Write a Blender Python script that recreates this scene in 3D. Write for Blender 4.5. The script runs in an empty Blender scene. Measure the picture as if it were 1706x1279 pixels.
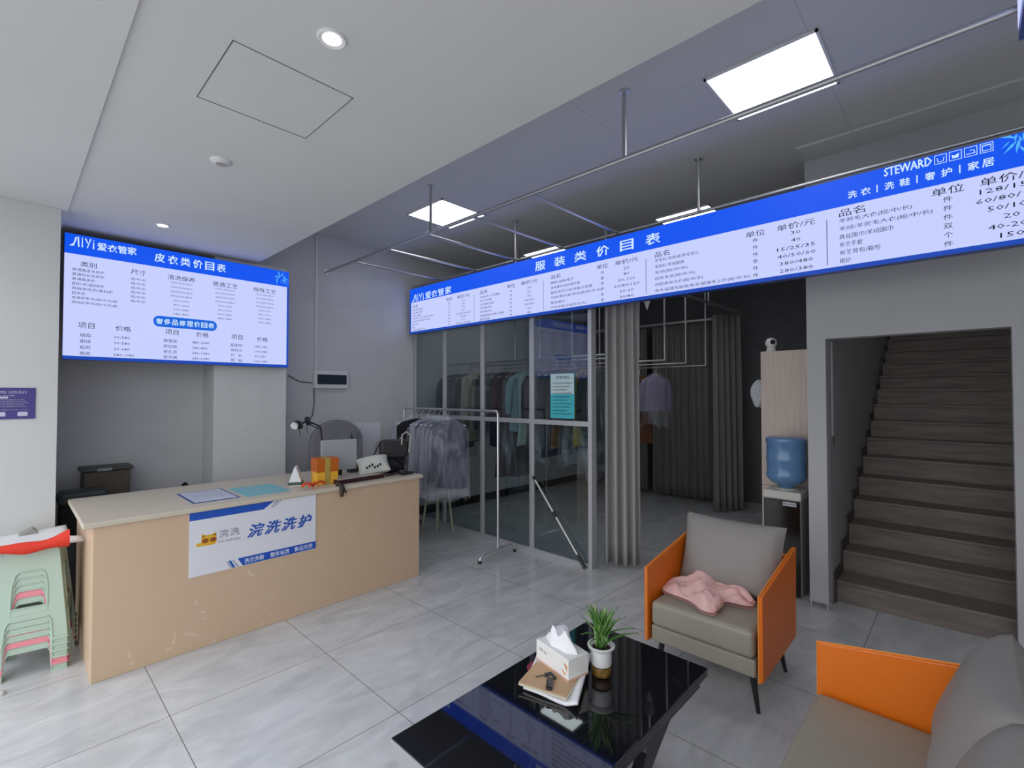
import bpy, math, random
from mathutils import Vector, Matrix
from mathutils.geometry import tessellate_polygon
random.seed(7)
SC = bpy.context.scene
C = SC.collection
PI = math.pi
R = math.radians

# ---------------------------------------------------------------- camera
cd = bpy.data.cameras.new('camera'); cam = bpy.data.objects.new('camera', cd); C.objects.link(cam)
cd.sensor_fit = 'HORIZONTAL'; cd.sensor_width = 36.0
cd.lens = 800.0 / 1706 * 36
cd.clip_start = 0.02; cd.clip_end = 200
cam.location = (0, 0, 1.6)
cam.rotation_euler = (R(90 + 1.2), 0, R(43.5 - 90))
SC.camera = cam

# ---------------------------------------------------------------- light / colour
SC.view_settings.view_transform = 'Standard'; SC.view_settings.look = 'None'
SC.view_settings.exposure = 0.0; SC.view_settings.gamma = 1.0
SC.view_settings.use_curve_mapping = False
W = bpy.data.worlds.new('sky'); SC.world = W; W.use_nodes = True
nt = W.node_tree; bg = nt.nodes['Background']
tc = nt.nodes.new('ShaderNodeTexCoord'); sp = nt.nodes.new('ShaderNodeSeparateXYZ'); cr = nt.nodes.new('ShaderNodeValToRGB')
nt.links.new(tc.outputs['Generated'], sp.inputs[0]); nt.links.new(sp.outputs['Z'], cr.inputs[0]); nt.links.new(cr.outputs[0], bg.inputs[0])
cr.color_ramp.elements[0].position = 0.0; cr.color_ramp.elements[0].color = (.62, .64, .66, 1)
cr.color_ramp.elements[1].position = 0.6; cr.color_ramp.elements[1].color = (.86, .90, .96, 1)
bg.inputs['Strength'].default_value = 2.8
SC.cycles.max_bounces = 8; SC.cycles.diffuse_bounces = 5; SC.cycles.glossy_bounces = 4
SC.cycles.transparent_max_bounces = 16; SC.cycles.transmission_bounces = 6
SC.cycles.sample_clamp_indirect = 4.0
SC.cycles.use_denoising = True
LAMP = 5.5

# ---------------------------------------------------------------- materials
MATS = {}
def mat(name, col=(.5, .5, .5), rough=.5, metal=0, spec=.5, noise=0, nscale=8, col2=None, bump=0, bscale=60, emit=None, est=1, stretch=None):
    if name in MATS: return MATS[name]
    m = bpy.data.materials.new(name); MATS[name] = m; m.use_nodes = True
    n = m.node_tree; b = n.nodes['Principled BSDF']
    b.inputs['Base Color'].default_value = (*col, 1); b.inputs['Roughness'].default_value = rough
    b.inputs['Metallic'].default_value = metal; b.inputs['Specular IOR Level'].default_value = spec
    t = n.nodes.new('ShaderNodeTexCoord'); mp = n.nodes.new('ShaderNodeMapping')
    n.links.new(t.outputs['Object'], mp.inputs[0])
    if stretch: mp.inputs['Scale'].default_value = stretch
    if noise or col2:
        nz = n.nodes.new('ShaderNodeTexNoise'); nz.inputs['Scale'].default_value = nscale; nz.inputs['Detail'].default_value = 5
        n.links.new(mp.outputs[0], nz.inputs['Vector'])
        r = n.nodes.new('ShaderNodeValToRGB'); c2 = col2 or tuple(c * (1 - noise) for c in col)
        r.color_ramp.elements[0].position = .35; r.color_ramp.elements[0].color = (*c2, 1)
        r.color_ramp.elements[1].position = .65; r.color_ramp.elements[1].color = (*col, 1)
        n.links.new(nz.outputs['Fac'], r.inputs[0]); n.links.new(r.outputs[0], b.inputs['Base Color'])
    if bump:
        nb = n.nodes.new('ShaderNodeTexNoise'); nb.inputs['Scale'].default_value = bscale; nb.inputs['Detail'].default_value = 3
        n.links.new(mp.outputs[0], nb.inputs['Vector'])
        bp = n.nodes.new('ShaderNodeBump'); bp.inputs['Strength'].default_value = bump; bp.inputs['Distance'].default_value = .01
        n.links.new(nb.outputs['Fac'], bp.inputs['Height']); n.links.new(bp.outputs[0], b.inputs['Normal'])
    if emit:
        b.inputs['Emission Color'].default_value = (*emit, 1); b.inputs['Emission Strength'].default_value = est
    return m

wallm = mat('painted_wall', (.60, .60, .615), .75, noise=.05, nscale=3, bump=.05, bscale=200)
wallw = mat('white_wall', (.60, .61, .60), .8, noise=.04, nscale=2, bump=.04, bscale=150)
ceilm = mat('white_plaster', (.70, .70, .69), .85, noise=.03, nscale=2)
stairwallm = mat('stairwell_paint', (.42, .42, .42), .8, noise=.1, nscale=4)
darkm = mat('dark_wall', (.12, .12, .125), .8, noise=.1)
metal = mat('steel_pipe', (.55, .55, .55), .34, .85)
chrome = mat('chrome', (.7, .7, .7), .12, 1)
alu = mat('aluminium', (.55, .56, .58), .4, .55)
blackm = mat('black_plastic', (.012, .012, .014), .35)
blackcloth = mat('black_cloth', (.012, .012, .016), .85, noise=.3)
whitep = mat('white_plastic', (.72, .72, .72), .35)
paper = mat('white_paper', (.75, .75, .76), .7, noise=.04)
orange = mat('orange_leather', (.78, .17, .006), .42, bump=.08, bscale=300)
taupe = mat('taupe_leather', (.31, .285, .225), .42, noise=.06, nscale=5, bump=.10, bscale=220)
taupep = mat('taupe_pillow', (.27, .25, .235), .6, noise=.06, nscale=4, bump=.1, bscale=90)
piping = mat('tan_piping', (.45, .20, .05), .45)
legm = mat('black_leg', (.01, .01, .01), .3)

def floor_mat():
    m = bpy.data.materials.new('grey_stone_tiles'); m.use_nodes = True; n = m.node_tree; b = n.nodes['Principled BSDF']
    t = n.nodes.new('ShaderNodeTexCoord'); mp = n.nodes.new('ShaderNodeMapping'); mp.inputs['Location'].default_value = (-.585, -2.10, 0)
    n.links.new(t.outputs['Object'], mp.inputs[0])
    bk = n.nodes.new('ShaderNodeTexBrick'); bk.offset = 0; bk.squash = 1
    bk.inputs['Scale'].default_value = 1; bk.inputs['Mortar Size'].default_value = .0022; bk.inputs['Brick Width'].default_value = .8; bk.inputs['Row Height'].default_value = .8
    bk.inputs['Mortar Smooth'].default_value = .3
    n.links.new(mp.outputs[0], bk.inputs['Vector'])
    n1 = n.nodes.new('ShaderNodeTexNoise'); n1.inputs['Scale'].default_value = 2.2; n1.inputs['Detail'].default_value = 8; n1.inputs['Roughness'].default_value = .62; n1.inputs['Distortion'].default_value = 1.4
    mp2 = n.nodes.new('ShaderNodeMapping'); mp2.inputs['Scale'].default_value = (1, 2.2, 1); mp2.inputs['Rotation'].default_value = (0, 0, .35)
    n.links.new(t.outputs['Object'], mp2.inputs[0]); n.links.new(mp2.outputs[0], n1.inputs['Vector'])
    r = n.nodes.new('ShaderNodeValToRGB'); r.color_ramp.elements[0].position = .3; r.color_ramp.elements[0].color = (.46, .465, .475, 1)
    r.color_ramp.elements[1].position = .72; r.color_ramp.elements[1].color = (.66, .665, .67, 1)
    n.links.new(n1.outputs['Fac'], r.inputs[0])
    mx = n.nodes.new('ShaderNodeMixRGB'); n.links.new(bk.outputs['Fac'], mx.inputs[0]); n.links.new(r.outputs[0], mx.inputs[1]); mx.inputs[2].default_value = (.14, .14, .14, 1)
    n.links.new(mx.outputs[0], b.inputs['Base Color']); b.inputs['Roughness'].default_value = .15; b.inputs['Specular IOR Level'].default_value = .5
    return m
def ceil_mat():
    m = bpy.data.materials.new('ceiling_boards'); m.use_nodes = True; n = m.node_tree; b = n.nodes['Principled BSDF']
    t = n.nodes.new('ShaderNodeTexCoord'); mp = n.nodes.new('ShaderNodeMapping'); mp.inputs['Location'].default_value = (-2.7, -1.75, 0)
    n.links.new(t.outputs['Object'], mp.inputs[0])
    bk = n.nodes.new('ShaderNodeTexBrick'); bk.offset = .5; bk.inputs['Scale'].default_value = 1; bk.inputs['Mortar Size'].default_value = .003
    bk.inputs['Brick Width'].default_value = 1.2; bk.inputs['Row Height'].default_value = 1.2; n.links.new(mp.outputs[0], bk.inputs['Vector'])
    bk.inputs['Color1'].default_value = bk.inputs['Color2'].default_value = (.58, .58, .57, 1); bk.inputs['Mortar'].default_value = (.46, .46, .46, 1)
    n.links.new(bk.outputs['Color'], b.inputs['Base Color']); b.inputs['Roughness'].default_value = .55
    return m
def counter_mat():
    m = bpy.data.materials.new('beige_laminate'); m.use_nodes = True; n = m.node_tree; b = n.nodes['Principled BSDF']
    t = n.nodes.new('ShaderNodeTexCoord')
    a = n.nodes.new('ShaderNodeTexNoise'); a.inputs['Scale'].default_value = 9; a.inputs['Detail'].default_value = 6; a.inputs['Distortion'].default_value = 1.5
    r = n.nodes.new('ShaderNodeValToRGB'); e = r.color_ramp.elements
    e[0].position = .66; e[0].color = (.60, .43, .29, 1); e[1].position = .74; e[1].color = (.74, .60, .46, 1)
    n.links.new(t.outputs['Object'], a.inputs['Vector']); n.links.new(a.outputs['Fac'], r.inputs[0]); n.links.new(r.outputs[0], b.inputs['Base Color'])
    b.inputs['Roughness'].default_value = .4
    return m
def glass_mat(name, tint, ior=1.5, gloss=(.9, .9, .9), rough=0, add=0.0):
    m = bpy.data.materials.new(name); m.use_nodes = True; n = m.node_tree; n.nodes.remove(n.nodes['Principled BSDF'])
    out = n.nodes['Material Output']; tr = n.nodes.new('ShaderNodeBsdfTransparent'); gl = n.nodes.new('ShaderNodeBsdfGlossy'); fr = n.nodes.new('ShaderNodeFresnel'); mx = n.nodes.new('ShaderNodeMixShader')
    tr.inputs[0].default_value = (*tint, 1); gl.inputs[0].default_value = (*gloss, 1); gl.inputs['Roughness'].default_value = rough; fr.inputs[0].default_value = ior
    fr.inputs[0].default_value = ior
    # mirror only on the face the ray enters by; the pane's far face just lets it out
    ma = n.nodes.new('ShaderNodeMath'); ma.operation = 'ADD'; ma.inputs[1].default_value = add; n.links.new(fr.outputs[0], ma.inputs[0])
    ge = n.nodes.new('ShaderNodeNewGeometry'); sb = n.nodes.new('ShaderNodeMath'); sb.operation = 'SUBTRACT'; sb.inputs[0].default_value = 1; n.links.new(ge.outputs['Backfacing'], sb.inputs[1])
    mu = n.nodes.new('ShaderNodeMath'); mu.operation = 'MULTIPLY'; n.links.new(ma.outputs[0], mu.inputs[0]); n.links.new(sb.outputs[0], mu.inputs[1]); n.links.new(mu.outputs[0], mx.inputs[0])
    n.links.new(tr.outputs[0], mx.inputs[1]); n.links.new(gl.outputs[0], mx.inputs[2]); n.links.new(mx.outputs[0], out.inputs[0])
    return m
def film_mat():
    # thin crinkled clear plastic: mostly see-through, some white haze and gloss
    m = bpy.data.materials.new('clear_plastic_film'); m.use_nodes = True; n = m.node_tree; b = n.nodes['Principled BSDF']
    b.inputs['Base Color'].default_value = (.70, .73, .82, 1); b.inputs['Roughness'].default_value = .22
    t = n.nodes.new('ShaderNodeTexCoord'); a = n.nodes.new('ShaderNodeTexNoise'); a.inputs['Scale'].default_value = 7; a.inputs['Detail'].default_value = 3; a.inputs['Distortion'].default_value = .8
    mp = n.nodes.new('ShaderNodeMapping'); mp.inputs['Scale'].default_value = (1.6, 1.6, .5)
    n.links.new(t.outputs['Object'], mp.inputs[0]); n.links.new(mp.outputs[0], a.inputs['Vector'])
    r = n.nodes.new('ShaderNodeValToRGB'); r.color_ramp.elements[0].position = .42; r.color_ramp.elements[0].color = (.06, .06, .06, 1)
    r.color_ramp.elements[1].position = .76; r.color_ramp.elements[1].color = (.42, .42, .42, 1)
    n.links.new(a.outputs['Fac'], r.inputs[0]); n.links.new(r.outputs[0], b.inputs['Alpha'])
    bp = n.nodes.new('ShaderNodeBump'); bp.inputs['Strength'].default_value = .5; bp.inputs['Distance'].default_value = .03
    n.links.new(a.outputs['Fac'], bp.inputs['Height']); n.links.new(bp.outputs[0], b.inputs['Normal'])
    return m
def emis(name, col, st=1.0):
    if name in MATS: return MATS[name]
    m = bpy.data.materials.new(name); m.use_nodes = True; n = m.node_tree; b = n.nodes['Principled BSDF']
    b.inputs['Base Color'].default_value = (.02, .02, .02, 1); b.inputs['Roughness'].default_value = .5; b.inputs['Specular IOR Level'].default_value = .2
    b.inputs['Emission Color'].default_value = (*col, 1); b.inputs['Emission Strength'].default_value = st
    MATS[name] = m; return m
def marble_black():
    m = bpy.data.materials.new('black_marble'); m.use_nodes = True; n = m.node_tree; b = n.nodes['Principled BSDF']
    t = n.nodes.new('ShaderNodeTexCoord'); a = n.nodes.new('ShaderNodeTexNoise'); a.inputs['Scale'].default_value = 1.6; a.inputs['Detail'].default_value = 6; a.inputs['Distortion'].default_value = 2.5
    r = n.nodes.new('ShaderNodeValToRGB'); e = r.color_ramp.elements; e[0].position = .496; e[0].color = (.006, .006, .008, 1); e[1].position = .504; e[1].color = (.006, .006, .008, 1)
    v = e.new(.5); v.color = (.022, .022, .022, 1)
    n.links.new(t.outputs['Object'], a.inputs['Vector']); n.links.new(a.outputs['Fac'], r.inputs[0]); n.links.new(r.outputs[0], b.inputs['Base Color'])
    b.inputs['Roughness'].default_value = .03; b.inputs['Specular IOR Level'].default_value = .75
    return m
floorm, ceilb, counterm, marble = floor_mat(), ceil_mat(), counter_mat(), marble_black()
glassm = glass_mat('tinted_glass', (.79, .85, .86), 1.5, (.95, .95, 1), 0, .04)
filmm = film_mat()

# ---------------------------------------------------------------- mesh helpers
class G:
    def __init__(s): s.v = []; s.f = []
    def add(s, vs, fs):
        o = len(s.v); s.v += [tuple(p) for p in vs]; s.f += [tuple(i + o for i in f) for f in fs]; return s
    def box(s, x0, x1, y0, y1, z0, z1):
        if x0 > x1: x0, x1 = x1, x0
        if y0 > y1: y0, y1 = y1, y0
        if z0 > z1: z0, z1 = z1, z0
        return s.add([(x0, y0, z0), (x1, y0, z0), (x1, y1, z0), (x0, y1, z0), (x0, y0, z1), (x1, y0, z1), (x1, y1, z1), (x0, y1, z1)],
                     [(0, 3, 2, 1), (4, 5, 6, 7), (0, 1, 5, 4), (1, 2, 6, 5), (2, 3, 7, 6), (3, 0, 4, 7)])
    def tube(s, pts, r, n=10, cap=True, r2=None):
        pts = [Vector(p) for p in pts]; vs = []; fs = []; prev = None; k = len(pts)
        for i, p in enumerate(pts):
            d = (pts[min(i + 1, k - 1)] - pts[max(i - 1, 0)]).normalized()
            if prev is None:
                a = Vector((0, 0, 1)) if abs(d.z) < .9 else Vector((1, 0, 0)); u = d.cross(a).normalized()
            else: u = (prev - d * prev.dot(d)).normalized()
            prev = u; w = d.cross(u)
            rr = r[i] if isinstance(r, (list, tuple)) else (r if r2 is None else r + (r2 - r) * i / (k - 1))
            for j in range(n):
                a = 2 * PI * j / n; vs.append(p + (u * math.cos(a) + w * math.sin(a)) * rr)
        for i in range(k - 1):
            for j in range(n):
                a = i * n + j; b = i * n + (j + 1) % n; fs.append((a, b, b + n, a + n))
        if cap: fs += [tuple(range(n - 1, -1, -1)), tuple(range((k - 1) * n, k * n))]
        return s.add(vs, fs)
    def lathe(s, prof, c=(0, 0, 0), n=32, cap=True):
        vs = []; fs = []; k = len(prof)
        for (r, z) in prof:
            for j in range(n): a = 2 * PI * j / n; vs.append((c[0] + r * math.cos(a), c[1] + r * math.sin(a), c[2] + z))
        for i in range(k - 1):
            for j in range(n): a = i * n + j; b = i * n + (j + 1) % n; fs.append((a, b, b + n, a + n))
        if cap: fs += [tuple(range(n - 1, -1, -1)), tuple(range((k - 1) * n, k * n))]
        return s.add(vs, fs)
    def grid(s, fn, nu, nv, closeu=False):
        vs = [fn(i / (nu if closeu else nu - 1), j / (nv - 1)) for j in range(nv) for i in range(nu)]; fs = []
        for j in range(nv - 1):
            for i in range(nu if closeu else nu - 1):
                a = j * nu + i; b = j * nu + (i + 1) % nu; fs.append((a, b, b + nu, a + nu))
        return s.add(vs, fs)
    def prism(s, pts, ax, a, b):
        # extrude 2D outline along axis ax; pts in the other two axes' order
        def m(p, t): q = list(p); q.insert(ax, t); return tuple(q)
        n = len(pts); vs = [m(p, a) for p in pts] + [m(p, b) for p in pts]
        fs = [tuple(range(n)), tuple(range(2 * n - 1, n - 1, -1))] + [(i, i + n, (i + 1) % n + n, (i + 1) % n) for i in range(n)]
        return s.add(vs, fs)
    def build(s, name, m, parent=None, smooth=False, bevel=0, seg=2, sub=0, solid=0, fix=True):
        me = bpy.data.meshes.new(name); me.from_pydata(s.v, [], s.f); me.update()
        if fix:
            import bmesh
            bm = bmesh.new(); bm.from_mesh(me); bmesh.ops.recalc_face_normals(bm, faces=bm.faces); bm.to_mesh(me); bm.free()
        me.materials.append(m)
        if smooth:
            me.polygons.foreach_set('use_smooth', [True] * len(me.polygons)); me.set_sharp_from_angle(angle=R(50))
        o = bpy.data.objects.new(name, me); C.objects.link(o)
        if parent: o.parent = parent
        if solid: k = o.modifiers.new('s', 'SOLIDIFY'); k.thickness = solid; k.offset = 0
        if bevel: k = o.modifiers.new('b', 'BEVEL'); k.width = bevel; k.segments = seg; k.limit_method = 'ANGLE'
        if sub: k = o.modifiers.new('u', 'SUBSURF'); k.levels = sub; k.render_levels = sub
        return o
def B(*a): return G().box(*a)
def thing(name, label, cat, loc=(0, 0, 0), rz=0, group=None):
    o = bpy.data.objects.new(name, None); C.objects.link(o); o.location = loc; o.rotation_euler = (0, 0, rz); o.empty_display_size = .05
    o['label'] = label; o['category'] = cat
    if group: o['group'] = group
    return o
def tag(o, label, cat, group=None):
    o['label'] = label; o['category'] = cat
    if group: o['group'] = group
    return o
def struct(o, label=None):
    o['kind'] = 'structure'
    if label: o['label'] = label
    return o
def dup(root, loc=None, rz=None, label=None):
    r = root.copy(); C.objects.link(r)
    if loc is not None: r.location = loc
    if rz is not None: r.rotation_euler = (0, 0, rz)
    if label: r['label'] = label
    for ch in list(root.children):
        c = ch.copy(); C.objects.link(c); c.parent = r
        for g in list(ch.children): d = g.copy(); C.objects.link(d); d.parent = c
    return r
def rrect(x0, x1, y0, y1, r, n=5):
    o = []
    for cx, cy, a in ((x1 - r, y0 + r, -90), (x1 - r, y1 - r, 0), (x0 + r, y1 - r, 90), (x0 + r, y0 + r, 180)):
        for k in range(n + 1): t = R(a + 90 * k / n); o.append((cx + r * math.cos(t), cy + r * math.sin(t)))
    return o
# lettering: every entry is fitted into its box (u0,u1,v0,v1) on a face; frame(u,v) gives the point
def letters(name, items, frame, m, parent, bold=0.0, slant=0):
    vs = []; fs = []; f0 = Vector(frame(0, 0)); nrm = (Vector(frame(1, 0)) - f0).cross(Vector(frame(0, 1)) - f0).normalized()
    for it in items:
        txt, u0, u1, v0, v1 = it[:5]
        cu = bpy.data.curves.new('t', 'FONT'); cu.body = txt; cu.resolution_u = 1; cu.fill_mode = 'FRONT'
        cu.shear = slant
        ob = bpy.data.objects.new('t', cu); me = bpy.data.meshes.new_from_object(ob)
        if not len(me.vertices): continue
        xs = [v.co.x for v in me.vertices]; ys = [v.co.y for v in me.vertices]
        ax, bx, ay, by = min(xs), max(xs), min(ys), max(ys)
        hgt = v1 - v0
        for kk, (dx, dy) in enumerate([(0, 0)] if not bold else [(-bold, -bold * .6), (bold, -bold * .6), (bold, bold * .6), (-bold, bold * .6)]):
            o = len(vs)
            for v in me.vertices:
                vs.append(tuple(Vector(frame(u0 + dx * hgt + (v.co.x - ax) / max(bx - ax, 1e-6) * (u1 - u0), v0 + dy * hgt + (v.co.y - ay) / max(by - ay, 1e-6) * (v1 - v0))) + nrm * (.00025 * kk)))
            fs += [tuple(i + o for i in p.vertices) for p in me.polygons]
        bpy.data.objects.remove(ob); bpy.data.curves.remove(cu); bpy.data.meshes.remove(me)
    g = G(); g.v = vs; g.f = fs
    return g.build(name, m, parent, fix=False)
def polys(name, lst, frame, m, parent):
    g = G()
    for p in lst: g.add([frame(*q) for q in p], [tuple(range(len(p)))])
    return g.build(name, m, parent, fix=False)

# ================================================================ STRUCTURE
struct(B(-.9, 8.9, -1.32, 5.4, -.1, 0).build('floor', floorm))
struct(B(-30, 30, -30, 30, -.22, -.12).build('floor_pavement', mat('pavement', (.42, .42, .41), .8, noise=.15, nscale=1)))
struct(B(.24, 7.7, 5.3, 5.42, 0, 3.45).build('wall_back', wallm))
struct(B(-.55, .236, 4.38, 5.42, 0, 2.835).build('wall_left', wallw))
struct(B(1.295, 1.93, 4.95, 5.3, 0, 2.85).build('wall_column', mat('column_paint', (.68, .68, .67), .75, noise=.04)))
struct(B(.272, 1.635, -1.2, 5.3, 2.85, 3.5).build('ceiling_soffit', ceilm))
struct(B(-.55, .27, -1.2, 5.42, 2.836, 3.5).build('ceiling_entrance', ceilm))
struct(B(1.635, 7.7, .888, 5.42, 3.4, 3.5).build('ceiling', ceilb))
struct(B(1.635, 4.33, -1.32, .888, 3.4, 3.5).build('ceiling_front', ceilb))
struct(B(3.95, 4.21, -1.2, .888, 3.385, 3.4).build('trim_1', ceilb))
struct(B(.25, 4.25, -1.32, -1.2, 0, 3.4).build('wall_right', wallw))
g = G().box(4.21, 4.33, -1.32, -.2, 0, 3.4).box(4.25, 4.33, -1.32, -.2, 3.4, 5).box(4.21, 4.33, -.2, .767, 2.012, 3.4).box(4.21, 4.33, .767, .888, .05, 3.4)
struct(g.build('wall_stair', mat('grey_wall', (.50, .50, .505), .8, noise=.06, nscale=2)))
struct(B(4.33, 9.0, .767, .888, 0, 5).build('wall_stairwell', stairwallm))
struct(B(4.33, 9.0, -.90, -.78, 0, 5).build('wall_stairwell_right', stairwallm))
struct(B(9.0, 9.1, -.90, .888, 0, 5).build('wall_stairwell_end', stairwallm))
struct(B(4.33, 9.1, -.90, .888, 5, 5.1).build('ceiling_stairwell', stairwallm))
struct(B(7.6, 7.7, .888, 5.3, 0, 3.4).build('wall_far', darkm))
struct(B(3.75, 7.6, 5.285, 5.3, 0, .11).build('baseboard_back', mat('black_skirting', (.015, .015, .015), .3)))
# studs exposed under the raised cladding at the foot of the stair pier
g = G().box(4.215, 4.23, .875, .885, 0, .05).box(4.215, 4.23, .77, .78, 0, .05).box(4.205, 4.34, .762, .893, .046, .056).box(4.32, 4.33, .77, .885, 0, .05)
struct(g.build('trim_2', alu))
# ceiling access hatch (thin gap around a flush panel)
g = G(); x0, x1, y0, y1 = .532, .992, 1.864, 2.333
for b in ((x0, x1, y0, y0 + .003), (x0, x1, y1 - .003, y1), (x0, x0 + .003, y0, y1), (x1 - .003, x1, y0, y1)): g.box(*b, 2.8485, 2.851)
struct(g.build('trim_3', mat('hatch_gap', (.12, .12, .12), .9)))

# ================================================================ STAIRS
st = thing('staircase', 'dark wood-look staircase climbing behind the opening in the grey wall', 'stairs', (4.45, 0, 0))
stepm = mat('stair_tile', (.25, .21, .18), .5, col2=(.17, .145, .13), nscale=4, stretch=(6, .8, 6))
for i in range(16):
    gg = G().box(.27 * i, .27 * (i + 1) + (.0 if i < 15 else .2), -.775, .762, 0 if i == 0 else .165 * (i - 1) + .02, .165 * (i + 1)); gg.box(.27 * i - .012, .27 * i + .004, -.775, .762, .165 * (i + 1) - .022, .165 * (i + 1) + .001)
    gg.build('step', stepm, st, bevel=.003)
gg = G()
for i in range(16): gg.box(.27 * i - .05, .27 * (i + 1) - .05, .754, .764, .165 * i, .165 * (i + 1) + .075)
gg.build('skirting', mat('stair_skirting', (.07, .055, .05), .5), st)

# ================================================================ LIT SIGNS
WHITE = emis('sign_white', (.56, .62, 1.0), 1.0)
BLUE = emis('sign_blue', (.0, .085, .86), 1.0)
BLUE2 = emis('sign_blue_dim', (.005, .07, .55), .8)
LET = emis('sign_letter_white', (.62, .80, 1.0), 1.0)
CYAN = emis('sign_bamboo', (.10, .50, 1.0), .9)
INK = mat('sign_ink', (.012, .014, .06), .6)
framem = mat('blue_sign_frame', (.02, .05, .28), .35)
def bamboo(cx, cy, s, seed):
    rd = random.Random(seed); out = []
    for k in range(9):
        a = rd.uniform(0, 2 * PI); l = s * rd.uniform(.5, 1.0); ox, oy = cx + rd.uniform(-.3, .3) * s, cy + rd.uniform(-.3, .3) * s
        d = (math.cos(a), math.sin(a)); n = (-d[1], d[0]); w = l * .09
        out.append([(ox, oy), (ox + d[0] * l * .4 + n[0] * w, oy + d[1] * l * .4 + n[1] * w), (ox + d[0] * l, oy + d[1] * l), (ox + d[0] * l * .4 - n[0] * w, oy + d[1] * l * .4 - n[1] * w)])
    return out
def clip(lst, u0, u1, v0, v1): return [[(min(max(a, u0), u1), min(max(b, v0), v1)) for a, b in p] for p in lst]
def emblem(u, v, h, w):
    # brush-like stylised latin letters
    return [[(u, v), (u + .18 * w, v + .03 * h), (u + .30 * w, v + .9 * h), (u + .24 * w, v + .95 * h), (u + .16 * w, v + .3 * h)],
            [(u + .34 * w, v), (u + .40 * w, v), (u + .37 * w, v + h), (u + .31 * w, v + h)],
            [(u + .48 * w, v), (u + .53 * w, v), (u + .52 * w, v + h), (u + .49 * w, v + h)],
            [(u + .60 * w, v + .95 * h), (u + .66 * w, v + .95 * h), (u + .74 * w, v + .5 * h), (u + .70 * w, v + .45 * h)],
            [(u + .68 * w, v), (u + .72 * w, v), (u + .86 * w, v + h), (u + .81 * w, v + h)],
            [(u + .92 * w, v), (u + .98 * w, v), (u + .97 * w, v + .7 * h), (u + .93 * w, v + .7 * h)],
            [(u + .93 * w, v + .8 * h), (u + .97 * w, v + .8 * h), (u + .97 * w, v + .92 * h), (u + .93 * w, v + .92 * h)]]

# ---- long sign, faces the shop floor, hangs in front of the partition
SX, SY0, SZ0, SL, SH = 3.594, 5.236, 2.374, 5.54, .578
ls = thing('light_box_sign', 'long blue and white illuminated clothing price list hung above the glass partition', 'sign', (SX, SY0, SZ0))
def FL(d): return lambda u, v: (-d, -u, v)
B(0, .07, -SL, 0, 0, SH).build('housing', framem, ls)
polys('header_panel', [[(0, .402), (SL, .402), (SL, SH), (0, SH)]], FL(.002), BLUE, ls)
polys('price_panel', [[(.028, .028), (SL, .028), (SL, .402), (.028, .402)]], FL(.002), WHITE, ls)
polys('border', [[(0, 0), (SL, 0), (SL, .028), (0, .028)], [(0, .028), (.028, .028), (.028, .402), (0, .402)]], FL(.002), BLUE2, ls)
it = [('爱', .336, .448, .412, .498), ('衣', .462, .576, .412, .498), ('管', .594, .706, .412, .498), ('家', .73, .841, .414, .502)]
for k, ch in enumerate('服装类价目表'): it.append((ch, 2.15 + .238 * k, 2.15 + .238 * k + .125, .440, .528))
it += [('STEWARD', 4.893, 5.107, .522, .572), ('洗', 4.713, 4.758, .440, .484), ('衣', 4.778, 4.826, .440, .484), ('|', 4.856, 4.860, .440, .484),
       ('洗', 4.894, 4.938, .440, .484), ('鞋', 4.964, 5.010, .440, .484), ('|', 5.040, 5.044, .440, .484), ('奢', 5.078, 5.120, .440, .484), ('护', 5.146, 5.190, .440, .484),
       ('|', 5.220, 5.224, .440, .484), ('家', 5.255, 5.297, .440, .484), ('居', 5.311, 5.355, .440, .484)]
for nm, a, b in (('brand_lettering', 0, 4), ('title_lettering', 4, 10), ('name_lettering', 10, 11), ('slogan_lettering', 11, len(it))): letters(nm, it[a:b], FL(.004), LET, ls, .020)
polys('logo', emblem(.045, .41, .09, .26), FL(.004), LET, ls)
ic = []
for k in range(4):
    a = 5.118 + k * .0613; b = a + .052; c, d = .518, .570; w = .003
    ic += [[(a, c), (b, c), (b, c + w), (a, c + w)], [(a, d - w), (b, d - w), (b, d), (a, d)], [(a, c), (a + w, c), (a + w, d), (a, d)], [(b - w, c), (b, c), (b, d), (b - w, d)]]
    if k == 0: ic += [[(a + .010, c + .035), (a + .013, c + .035), (a + .017, c + .012), (a + .014, c + .010)], [(b - .010, c + .035), (b - .013, c + .035), (b - .017, c + .012), (b - .014, c + .010)], [(a + .014, c + .010), (b - .014, c + .010), (b - .014, c + .013), (a + .014, c + .013)]]
    if k == 1: ic += [[(a + .010, c + .034), (a + .022, c + .026), (b - .010, c + .036), (b - .014, c + .012), (a + .014, c + .012)]]
    if k == 2: ic += [[(a + .008, c + .013), (b - .008, c + .013), (b - .012, c + .034), (a + .022, c + .034), (a + .022, c + .031), (b - .015, c + .031), (b - .013, c + .017), (a + .008, c + .017)]]
    if k == 3: ic += [[(a + .008, c + .010), (a + .011, c + .010), (a + .011, c + .042), (a + .008, c + .042)], [(b - .011, c + .010), (b - .008, c + .010), (b - .008, c + .042), (b - .011, c + .042)], [(a + .008, c + .036), (b - .008, c + .036), (b - .008, c + .042), (a + .008, c + .042)], [(a + .008, c + .010), (b - .008, c + .010), (b - .008, c + .013), (a + .008, c + .013)]]
polys('care_symbols', ic, FL(.004), LET, ls)
polys('bamboo_motif', clip(bamboo(5.44, .53, .085, 3), 5.3, SL, .41, SH), FL(.0035), CYAN, ls)
ink = []
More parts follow.
